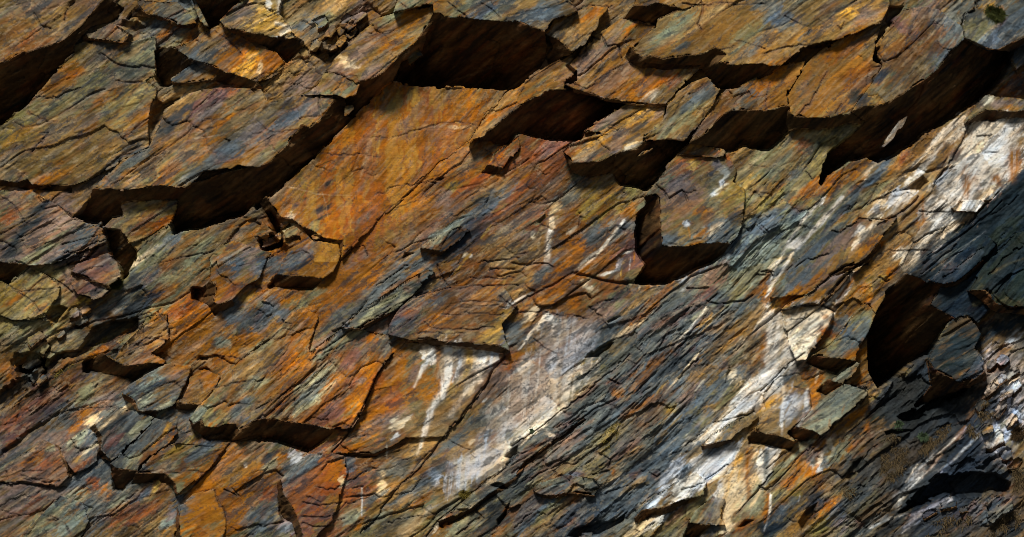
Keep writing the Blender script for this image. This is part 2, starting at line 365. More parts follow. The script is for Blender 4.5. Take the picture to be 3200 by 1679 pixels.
  'K 150,1005 250,1040 440,1018 600,1040 610,1065 440,1050 250,1075 180,1050'),
 ('boulder', 'slate grey boulder standing in dry grass, lower right corner',
  'L 1650,1080 1720,1058 1830,1068 1835,1150 1760,1180 1690,1252 1655,1235', 75, 118, None),
 ('rock_block', 'small straw coloured block on the pale rubble at the right edge',
  'L 1600,565 1640,530 1695,540 1690,585 1620,612', 75, 98, None),
 ('rock_slab', 'grey slab with a black underside at the bottom edge, lower right',
  'K 1290,1250 1340,1160 1470,1060 1560,1080 1520,1200 1560,1270 1400,1262', 62, 95,
  'K 1285,1240 1400,1252 1450,1262 1410,1300 1350,1360 1265,1352'),
 ('rock_shard', 'pale splinter of rock standing in the long diagonal shadow on the right', 'D 880,1075 915,1010 950,955 1005,880 1072,838 1045,900 965,1010 905,1065', 70, 96, None),
 ('rock_shard', 'thin bright orange sliver along the left rim of the brown block at the top edge', 'A 1405,-60 1432,10 1470,90 1522,195 1492,192 1440,112 1412,50', 135, 160, None),
 ('rock_shard', 'mauve shard jutting from the right edge above the long diagonal shadow', 'D 1820,430 1870,350 1911,310 2050,280 2050,420 1911,470 1852,508 1830,470', 105, 140, 'D 1815,425 1840,465 1855,500 1911,462 2050,410 2050,470 1911,520 1870,540'),
 ('rock_chip', 'small lit block lodged in the left side of the largest black recess', 'B 1105,420 1140,380 1182,352 1216,402 1185,412 1150,445 1112,470', 85, 105, None),
 ('rock_chip', 'tiny pale flake at the top of the great diagonal shadow', 'B 645,772 705,765 712,795 660,842 642,850', 95, 112, None),
 ('rock_plate', 'dark edged flake with a straight lower lip, under the golden plate', 'C 905,1148 950,1105 1030,1075 1020,1095 960,1130', 95, 112, None),
 ('rock_plate', 'narrow rust strip along the shadowed ledge above the rust and grey block', 'C 1205,1122 1290,1050 1400,1060 1545,1085 1560,1105 1540,1140 1380,1128', 58, 84, 'C 1200,1112 1380,1120 1545,1130 1545,1150 1380,1146 1205,1138'),
 ('rock_slab', 'grey blue slab in the middle of the lower left cluster with an orange stripe', 'I 425,690 560,610 640,562 690,600 720,690 700,800 620,860 540,888 500,840', 66, 90, 'I 415,680 495,835 540,878 500,905 465,830 430,740'),
 ('rock_slab', 'olive cracked sheet in the bottom left corner', 'I 130,1352 290,1200 430,1050 600,1110 640,1240 560,1420 130,1500', 62, 78, None),
 ('rock_slab', 'smooth orange slab with grey sheen at the bottom edge, left of the maroon cracked block', 'I 1300,1130 1400,1040 1550,1000 1640,1200 1640,1300 1560,1500 1330,1500 1300,1250', 62, 84, 'I 1290,1120 1300,1250 1320,1500 1280,1500 1270,1250'),
 ('rock_slab', 'long slate strip with straight parallel layers below the pale wash, bottom centre', 'J 1330,1240 1480,1120 1700,930 1911,760 K 190,560 320,560 520,490 300,650 100,800 J 1880,920 1700,1040 1560,1150', 70, 92, 'J 1320,1235 1480,1130 1560,1140 1700,1030 1880,910 K 100,790 300,640 520,480 540,500 310,670 110,820 J 1890,940 1710,1065 1570,1180 1340,1280'),
 ('rock_slab', 'blue black stepped slab on the front of the navy mass, above the deep angular recess', 'H 1215,765 1330,660 1480,540 1640,430 1720,500 1600,620 1500,705 1410,770 1320,790', 110, 178, 'H 1210,755 1320,775 1410,755 1500,690 1610,610 1640,630 1500,745 1400,805 1320,815'),
 ('rock_slab', 'mottled green black slab at the right edge, highest step of the navy mass', 'H 1500,840 1620,650 1850,420 2300,300 2300,900 1911,955 1800,948 1700,925 1640,830', 100, 168, 'H 1490,835 1640,815 1700,905 1800,930 1911,938 2300,880 2300,960 1911,1010 1780,1000 1660,965 1590,900'),
]
HOLES = [
 ('E 1000,1040 1000,1100 760,1230 I 480,50 250,230 0,400 -150,500 -150,380 0,280 200,150 400,10 E 560,1270 690,1090 850,1050', 48),
 ('L 620,920 700,800 760,760 720,860 660,960', 30),
 ('I 60,60 130,20 100,120 70,150', 30),
 ('I 220,560 420,420 500,340 420,470 300,570 120,700 0,770 0,720', 22),  # (outline, depth)
 ('A 1130,700 1180,745 1370,672 1200,792 1180,850 1150,900 1090,990 1078,900 1095,790', 45),
 ('A 880,135 1000,150 1060,200 980,240 930,235 870,190', 35),
 ('A 1280,-60 1400,-60 1410,75 1340,50 1290,15', 40),
 ('A 1620,1010 1690,1020 1670,1050', 30),
 ('B 1290,1312 1330,1288 1400,1286 1345,1322', 30),
 ('B 400,380 440,345 620,365 600,400 520,490 480,450', 55),
 ('B 750,210 810,165 830,190 770,230', 30),
 ('B 600,190 650,200 720,240 690,270 640,230', 30),
 ('C 390,480 410,465 470,520 460,550 410,520', 40),
 ('C 1480,760 1500,730 1540,690 1500,790', 20),
 ('D 930,40 1050,38 1020,100 960,150 970,180 930,200 900,150', 60),
 ('D 830,350 870,330 840,400 870,440 880,470 810,450', 50),
 ('D 1480,90 1540,70 1560,90 1500,115', 35),
 ('E 360,950 420,935 490,962 430,1040 395,1085 320,1030', 60),
 ('E 690,1090 800,1050 1000,1040 1000,1120 850,1180 740,1240 560,1260', 70),
 ('E 90,1290 200,1280 420,1370 300,1420 120,1480 70,1370', 60),
 ('E 1440,1310 1545,1310 1500,1350 1420,1352', 45),
 ('I 1425,130 1500,110 1540,152 1450,142', 35),
 ('F 1080,555 1165,560 1060,612', 40),
 ('F 540,1130 620,1100 760,960 830,870 850,840 760,1000 640,1120 560,1150', 25),
 ('F 0,470 60,430 130,430 180,480 240,520 220,590 150,590 100,550 20,520', 40),
 ('F 100,240 180,360 170,470 120,400 60,260', 45),
 ('G 520,1330 640,1240 750,1210 720,1260 640,1330', 45),
 ('G 690,1060 740,1030 810,1018 760,1050 700,1080', 30),
 ('H 1000,112 1100,50 1190,-4 1232,42 1170,112 1100,105', 50),
 ('J 1700,975 1750,950 1800,960 1840,1000 1790,1010 1740,1000', 45),
 ('J 1750,1230 1800,1180 1860,1080 1830,1200 1760,1290', 45),
 ('J 195,490 245,480 240,505 200,508', 25),
 ('J 1800,770 1911,670 1911,740 1860,800', 35),
 ('K 400,1352 450,1290 620,1240 800,1200 850,1160 820,1240 640,1352', 55),
 ('K 1640,1290 1700,1230 1780,1230 1700,1290', 40),
 ('K 0,690 30,730 60,740 20,790 0,800', 35),
 ('L 610,920 650,850 700,800 660,900', 40),
 ('L 900,590 960,575 1080,570 1130,580 1000,620 920,625', 45),
 ('L 1000,1190 1130,1040 1280,900 1500,880 1700,885 1830,960 1820,1020 1650,1050 1500,1065 1300,1070 1150,1140', 110),
 ('L 270,1250 330,1150 420,1100 400,1200 300,1330', 40),
 ('L 1000,480 1200,400 1380,300 1540,250 1500,300 1300,420 1150,520 1050,530', 80),
 ('L 1550,860 1800,700 1830,720 1640,880', 30),
]
CRACKS = [
 ('H 1180,640 1420,460 1760,180',5,18),('H 1150,720 1300,600 1420,500',4,14),('H 1320,740 1480,620 1620,520',4,14),('H 1650,720 1760,600 1900,520',5,20),('H 1700,860 1800,740 1911,680',5,18),('H 1600,330 1740,250 1880,140',4,15),  # (line, width, depth)
 ('A 245,705 410,715 460,680 580,640',3,12),('A 630,700 760,650',3,8),('A 120,1330 180,1260 130,1270',3,8),('A 90,1100 120,1060',3,10),('A 230,1105 350,965 290,970',3,12),
 ('A 200,810 290,870 410,882',2.5,8),('A 720,395 830,460 950,490 1120,495',3,12),('A 840,590 1030,597',2.5,8),('A 1560,220 1760,400',2.5,10),('A 900,1000 1080,860',3,8),('A 680,1290 900,1130 1060,1100',3,8),
 ('A 0,940 90,940',3,7),('A 1360,1050 1390,960 1480,880 1640,870',2.5,7),('A 250,100 300,190 370,210',4,14),('A 470,150 490,70 540,20',4,14),
 ('B 840,1000 980,1000 1200,940 1340,890 1500,890 1600,910',2.5,8),('B 450,1110 700,1130 900,1140',2,6),('B 1300,220 1430,80',2,0),('B 800,240 900,250 1050,230',2.5,6),('B 1050,20 1110,70',3,10),('B 1400,20 1500,100 1540,140',4,14),('B 1640,30 1720,80 1780,140',3,10),
 ('B 580,530 660,560 700,550',3,10),('B 0,870 80,950 180,970 300,950',2.5,7),('B 460,700 470,830',4,12),
 ('C 400,20 480,70 560,30 740,50',3,12),('C 590,270 640,290 650,250 690,340 780,330 790,390 805,440',4,16),('C 380,600 560,640 690,540 820,470',3,9),('C 540,300 460,420 590,310',3,9),
 ('C 1240,30 1390,40 1500,20 1650,35 1850,25',3,12),('C 1380,20 1375,130 1350,180 1380,220',4,14),('C 1620,300 1720,320 1840,360',3,9),('C 1510,370 1620,340',3,9),('C 860,850 910,840 950,860',3,9),('C 700,930 770,950 830,890',3,9),
 ('C 800,130 1040,180',3,10),('C 1280,690 1420,610',3,9),('C 1300,1020 1390,870 1400,810',4,12),('C 1620,760 1680,690',4,12),('C 1850,800 1850,700 1880,600',3,9),('C 1740,1200 1860,1215',2.5,7),
 ('D 0,400 90,370 180,345 330,335 440,335',4,12),('D 330,320 300,300',3,8),('D 270,830 360,740 430,600 480,520',3,11),('D 550,190 580,220 600,160',3,10),('D 540,830 580,760',3,9),('D 310,270 360,210',3,8),('D 170,120 260,170',3,8),('D 1500,970 1530,890 1480,930',3,8),('D 1640,1110 1740,1105',3,9),('D 1580,990 1690,980',2.5,8),('D 1270,1330 1380,1180 1500,960',4,14),('D 330,1250 380,1310 400,1280',3,9),
 ('E 0,150 110,230 180,340',3,8),('E 420,220 520,300',3,10),('E 450,500 600,460 770,410',4,16),('E 470,560 580,540 780,450',5,20),('E 380,640 560,560 780,490',5,20),('E 380,690 540,610 640,590',4,14),('E 330,720 450,790 520,850',4,12),('E 50,795 150,845 260,830 430,815',3,10),('E 230,920 410,830',2.5,7),('E 60,800 230,920 330,1030',3,9),('E 0,1020 90,1055 300,1050',3,11),('E 700,820 690,860 730,850',3,8),
 ('E 980,560 1130,430',3,10),('E 1120,640 1350,590 1560,540',3,10),('E 1150,600 1270,520',2.5,7),('E 1540,1305 1760,1340',2.5,8),('E 1640,760 1720,800 1880,800',2,5),('E 1210,1060 1220,1180',3,9),('E 1040,1100 1040,1180 1200,1200',3,9),('E 1140,990 1180,1050',3,8),
 ('F 0,1260 200,1110 240,1120 260,1080 200,1070 190,1050',3.5,12),('F 245,1125 310,1140 370,1170',3,10),('F 20,1230 80,1170',3,9),('F 610,620 720,520 780,505 810,580',4,12),('F 640,550 850,360 1130,100',2.5,7),('F 870,135 1030,70 1160,60 1290,20',3,9),('F 1200,80 1250,40 1330,50',3,9),('F 870,800 1080,650 1110,655',3,11),
 ('F 1080,820 1200,850 1300,875',2,6),('F 740,1110 1000,950 1190,850',3.5,14),('F 700,1020 900,910',2.5,8),('F 960,1150 970,1060 960,950',2.5,7),('F 1320,650 1350,720 1420,820',3,10),('F 1480,830 1700,800 1911,800',2.5,9),('F 1640,620 1911,600',2.5,8),('F 1700,690 1880,680',2.5,8),('F 1560,740 1880,740',2,6),('F 1480,900 1850,910',2.5,8),('F 1480,960 1850,950',2.5,8),('F 1350,1010 1800,1000',2.5,8),('F 1220,1060 1280,1110 1740,1110',3,10),('F 1180,1150 1280,1140 1400,1150 1500,1145',3,9),('F 1780,880 1850,940 1911,980',3,10),
 ('F 960,1160 1130,1030',2.5,7),('F 380,1340 500,1260 700,1120',4,14),('F 480,1310 700,1200 780,1130',3,11),('F 440,1352 640,1240',3,9),
 ('G 0,635 170,640 260,640 300,665',3,10),('G 480,720 560,730 700,770 780,785 890,780',4.5,18),('G 840,785 855,850',3,10),('G 20,580 100,560',2,7),('G 1040,60 1110,110 1140,170 1240,105 1280,180',4,18),('G 1250,125 1340,110',3,9),('G 1250,350 1270,318 1310,350',3,9),('G 1280,480 1380,455',3,9),('G 560,960 740,900',2.5,7),('G 0,950 300,800 480,700',3,9),('G 0,1000 150,990 350,1020 560,1040',2.5,7),('G 1280,820 1430,815',4,14),('G 1420,910 1530,930 1700,910 1760,870',4,14),('G 1700,380 1740,410 1780,340 1800,310',3,10),('G 1820,360 1870,410',3,10),('G 1780,720 1911,700',5,18),('G 1500,860 1420,920',3,12),('G 160,1190 270,1270 330,1300',2.5,7),('G 490,380 500,300',3,9),('G 1060,960 950,1030',2.5,8),('G 1330,930 1120,1160 1050,1290',2.5,9),('G 1450,960 1300,1150 1200,1300',2.5,9),
 ('H 520,400 580,415 720,310 880,322',4,16),('H 250,665 330,605 490,570',4,14),('H 500,722 560,690 640,650 780,640',4,14),('H 430,935 620,720 700,660',4.5,18),('H 850,360 1000,280 1150,150',4,14),('H 780,210 900,160 990,100',3,10),('H 190,690 230,650',3,10),('H 320,950 430,940 540,990',4,14),('H 220,1050 320,1040 330,1000',4,12),('H 260,1230 350,1210',3,9),('H 320,900 430,790 560,690',2.5,7),('H 1160,255 1390,265',2.5,9),('H 900,550 1100,540 1240,545',2,6),('H 0,700 60,685 90,730',5,18),('H 870,740 920,770 940,760',4,12),('H 1640,830 1720,920 1800,960',5,20),('H 1620,1352 1560,1260',4,14),('H 1800,970 1911,960',5,18),
 ('H 650,220 640,260 700,190',3,10),('H 170,930 420,750',2,6),('H 920,880 860,980 840,1040',3,9),('H 1500,740 1620,640 1800,400',4,12),('H 1300,690 1450,680',3,10),
 ('I 160,875 300,870',2.5,8),('I 0,955 180,960 300,980 470,990',4,14),('I 170,930 330,960 430,945',2.5,8),('I 150,905 300,930',2.5,7),('I 0,1160 120,1190',3,9),('I 450,450 600,415 820,410',2.5,8),('I 1010,430 1150,360',3,9),('I 1570,265 1700,230 1911,210',3.5,12),('I 1560,830 1640,730',3,9),('I 1330,1060 1480,900 1640,730',3,12),('I 1220,886 1480,885',3,9),('I 1560,1010 1640,1200',2.5,8),('I 1450,210 1470,290',2.5,7),('I 290,1190 420,1230 340,1230',3,9),('I 470,1260 500,1330',3,9),('I 1690,1000 1740,1060 1630,1010',3,10),('I 1250,1100 1340,1040',3,10),('I 1545,30 1760,60',2.5,8),('I 40,880 50,950',4,12),
 ('I 630,1300 800,1180 1000,1020',3,9),('I 300,1170 440,1060',3,9),('I 700,240 680,270',3,9),('I 850,790 950,730',3,8),
 ('J 1000,15 930,90 870,190 800,350 700,540 550,735',5,20),('J 560,560 700,570 850,580',2,6),('J 0,420 180,320 350,220 560,60',3,11),('J 20,490 250,330 480,200',3,11),('J 280,340 290,420',3,9),('J 200,340 320,260',2.5,8),('J 500,360 600,250',2.5,7),('J 560,690 690,580',3,9),('J 1070,330 1180,300',2,6),('J 690,630 820,610',3,9),('J 1810,40 1700,200 1560,390 1400,580 1300,720 1100,930 760,1340',4.5,17),('J 1390,620 1160,850 970,1050',2.5,8),('J 720,840 900,800',2.5,8),('J 660,950 780,880 890,850',2.5,8),('J 700,1000 780,985',2.5,7),('J 340,1100 500,1120 620,1100',3,10),('J 430,985 570,1010 640,970',3,9),('J 370,1060 470,1100',2.5,8),('J 330,1200 450,1210 540,1200',3,9),('J 340,1250 420,1280 540,1270',3,9),('J 570,1190 660,1100',2.5,8),('J 690,1060 790,1050',2,6),('J 660,1110 730,1100',2.5,8),('J 560,1250 640,1220',3,9),('J 860,380 900,330',2.5,7),
 ('J 930,770 1100,790',2,5),('J 1400,640 1560,720',2,6),('J 960,1250 1300,1190 1400,1150',3,9),('J 1500,1100 1560,1130',3,8),('J 1240,1352 1330,1230 1480,1120 1700,930 1911,760',4.5,16),('J 1600,1170 1660,1220',3,9),('J 1460,1340 1640,1200',3,9),
 ('K 0,690 200,560 450,370 640,210 860,20',5,18),('K 60,750 300,640 540,440',3,11),('K 0,890 200,750 520,480 760,350',4,14),('K 0,830 150,740',3,10),('K 140,790 160,825',3,9),('K 320,560 520,490',4,14),('K 0,1000 200,890 420,780',3,10),('K 840,60 900,90',3,10),('K 700,200 780,240',4,12),('K 1470,520 1640,480 1770,440',3,11),('K 1590,120 1560,230',3,10),('K 1840,330 1911,220',4,14),('K 1270,690 1400,590',3,9),('K 1000,880 1060,920 1080,900',4,12),('K 1240,1010 1400,960 1580,830',4,14),('K 830,900 1000,870 1150,860',2,5),('K 680,1040 800,1000 900,930',3,10),('K 590,900 700,870',5,16),('K 620,740 720,790 700,850',4,12),('K 1640,1190 1690,1130 1911,880',4,14),('K 1820,1010 1880,1010',3,9),('K 1280,1352 1400,1230',3,9),('K 20,1290 150,1180',4,12),('K 300,870 420,940',3,9),('K 1100,800 1200,740',3,8),('K 950,300 1010,260',4,12),('K 1180,480 1260,400',4,12),('K 1220,200 1360,60',5,18),
 ('L 0,990 40,1015 250,800 440,620',4,14),('L 40,860 240,690',3,11),('L 440,620 600,480 770,330',5,18),('L 240,550 420,420 560,290',2.5,7),('L 420,470 480,465',2,6),('L 620,240 780,265',3,8),('L 350,750 480,620',2.5,8),('L 620,190 660,150',3,9),('L 50,1030 140,960',3,9),('L 100,1080 290,860',2.5,8),('L 180,1210 260,1245',3,9),('L 430,400 100,340',1.5,0),('L 150,250 60,330 20,380',3,10),('L 0,290 160,130 320,10',4,14),('L 250,260 360,295',2.5,7),
 ('L 480,690 380,760 350,800',3,8),('L 510,850 640,680 760,560',3,10),('L 590,930 760,780 860,680',4,14),('L 780,480 900,390 1000,330',4,14),
]
BASEPTS = 'A300,200,60 A1000,700,50 A1600,900,55 E300,300,75 E1100,500,55 E300,900,55 E1600,700,55 F300,600,50 F1200,300,55 B1300,750,10 B200,300,95 B500,150,95 C900,1200,35 C200,1200,55 C1600,1100,35 G300,500,60 G900,700,45 G1700,500,60 G1500,1000,65 D300,1150,45 D900,1100,40 D1700,1000,30 D1700,600,20 H500,500,60 H1200,500,28 H800,1000,25 H600,1100,32 J400,400,70 J1200,700,55 J1600,600,50 K800,600,72 K1600,900,45 I300,300,10 E800,1150,5 I300,800,60 I1500,900,55 J400,1000,65 L300,300,35 L700,500,15 L1000,300,-50 L1400,300,-40 L1300,800,10 L1700,300,60 L1700,700,55 L1700,1250,60 L900,1100,20 L300,1100,45 L900,700,0 A0,700,20 A700,100,40 K200,1200,60 K500,300,60'
ZONES = '''B 450 150 350 200 b
A 1300 200 250 150 b
A 1700 700 200 120 b
B 100 600 250 100 b
E 350 450 350 180 b
E 1050 1150 200 180 b
E 250 1150 250 200 b
A 250 200 350 220 l
B 1100 950 400 320 s
F 700 250 400 300 s
F 600 800 250 250 s
C 1400 250 400 200 s
D 400 600 300 250 s
G 1750 650 250 300 f
G 1300 1150 400 250 f
K 700 450 500 400 f
K 200 700 300 300 f
J 350 250 350 250 f
F 950 900 250 150 f
K 700 1150 500 200 r
H 100 350 200 300 b
H 1700 500 300 400 l
L 1250 800 500 450 r
L 1750 300 250 350 r
L 1700 1100 300 300 r
L 1050 300 250 200 r
L 650 1150 300 250 f
J 1500 700 250 250 s
J 1150 300 200 250 s
D 1650 1100 250 250 s
I 300 350 300 200 f
D 1650 200 250 150 l
L 550 420 120 120 s
D 1150 380 180 180 l
A 1000 1200 350 150 f'''
# ------------------------------------------------------------------ mineral stains, plus recess shade painted black at the lower right: panel, then "x y rx ry code [angle] [strength]"
PAL = dict(O=(.37,.142,.022), B=(.19,.085,.028), R=(.29,.095,.035), Y=(.56,.33,.085), G=(.25,.235,.125), T=(.34,.22,.095), S=(.118,.143,.150), K=(.028,.037,.046),
           P=(.25,.17,.13), W=(.84,.77,.66), C=(.64,.53,.36), V=(.55,.57,.58), U=(.20,.105,.09), L=(.29,.22,.065), Q=(.30,.32,.23), M=(.27,.155,.05),
           N=(.012,.024,.034), J=(.020,.030,.018), X=(.085,.062,.036), I=(.52,.46,.44))
REGIONS = '''A 900 800 700 500 T;A 300 250 400 250 P
B 1200 1000 600 500 O;B 300 300 300 300 T;B 900 300 300 300 M
C 1200 400 800 450 M;C 200 1200 400 250 R
D 600 400 550 450 M;D 1600 200 300 200 S;D 300 1200 400 200 G;D 1300 1200 500 200 T
E 400 500 450 300 P;E 1000 700 300 300 G;E 1500 1100 400 300 O;E 150 950 250 250 G
F 600 500 600 500 O;F 1500 400 350 350 B;F 1500 900 400 300 B;F 900 1000 400 200 S 42
G 500 600 500 400 B;G 1300 1100 500 350 S;G 100 150 300 200 R;G 1700 600 300 300 Q
H 300 400 400 350 G;H 600 800 400 250 M;H 1100 400 300 300 T;H 700 1100 250 250 M
I 300 350 400 150 B;I 700 700 500 350 S;I 1600 1000 350 350 O;I 300 900 350 250 P
J 500 300 450 250 B;J 900 300 300 300 O;J 500 1000 350 300 R;J 1500 700 400 350 T;J 1800 250 200 250 P
K 500 600 650 400 S;K 1000 300 400 250 S;K 1600 800 300 350 T;K 700 1200 400 150 S;K 1200 800 300 150 S
L 500 800 350 350 M;L 1300 800 400 400 X;L 1750 300 220 300 I;L 1200 300 400 250 K;L 100 400 200 300 T
H 1600 600 300 350 N;H 1850 700 250 350 J'''
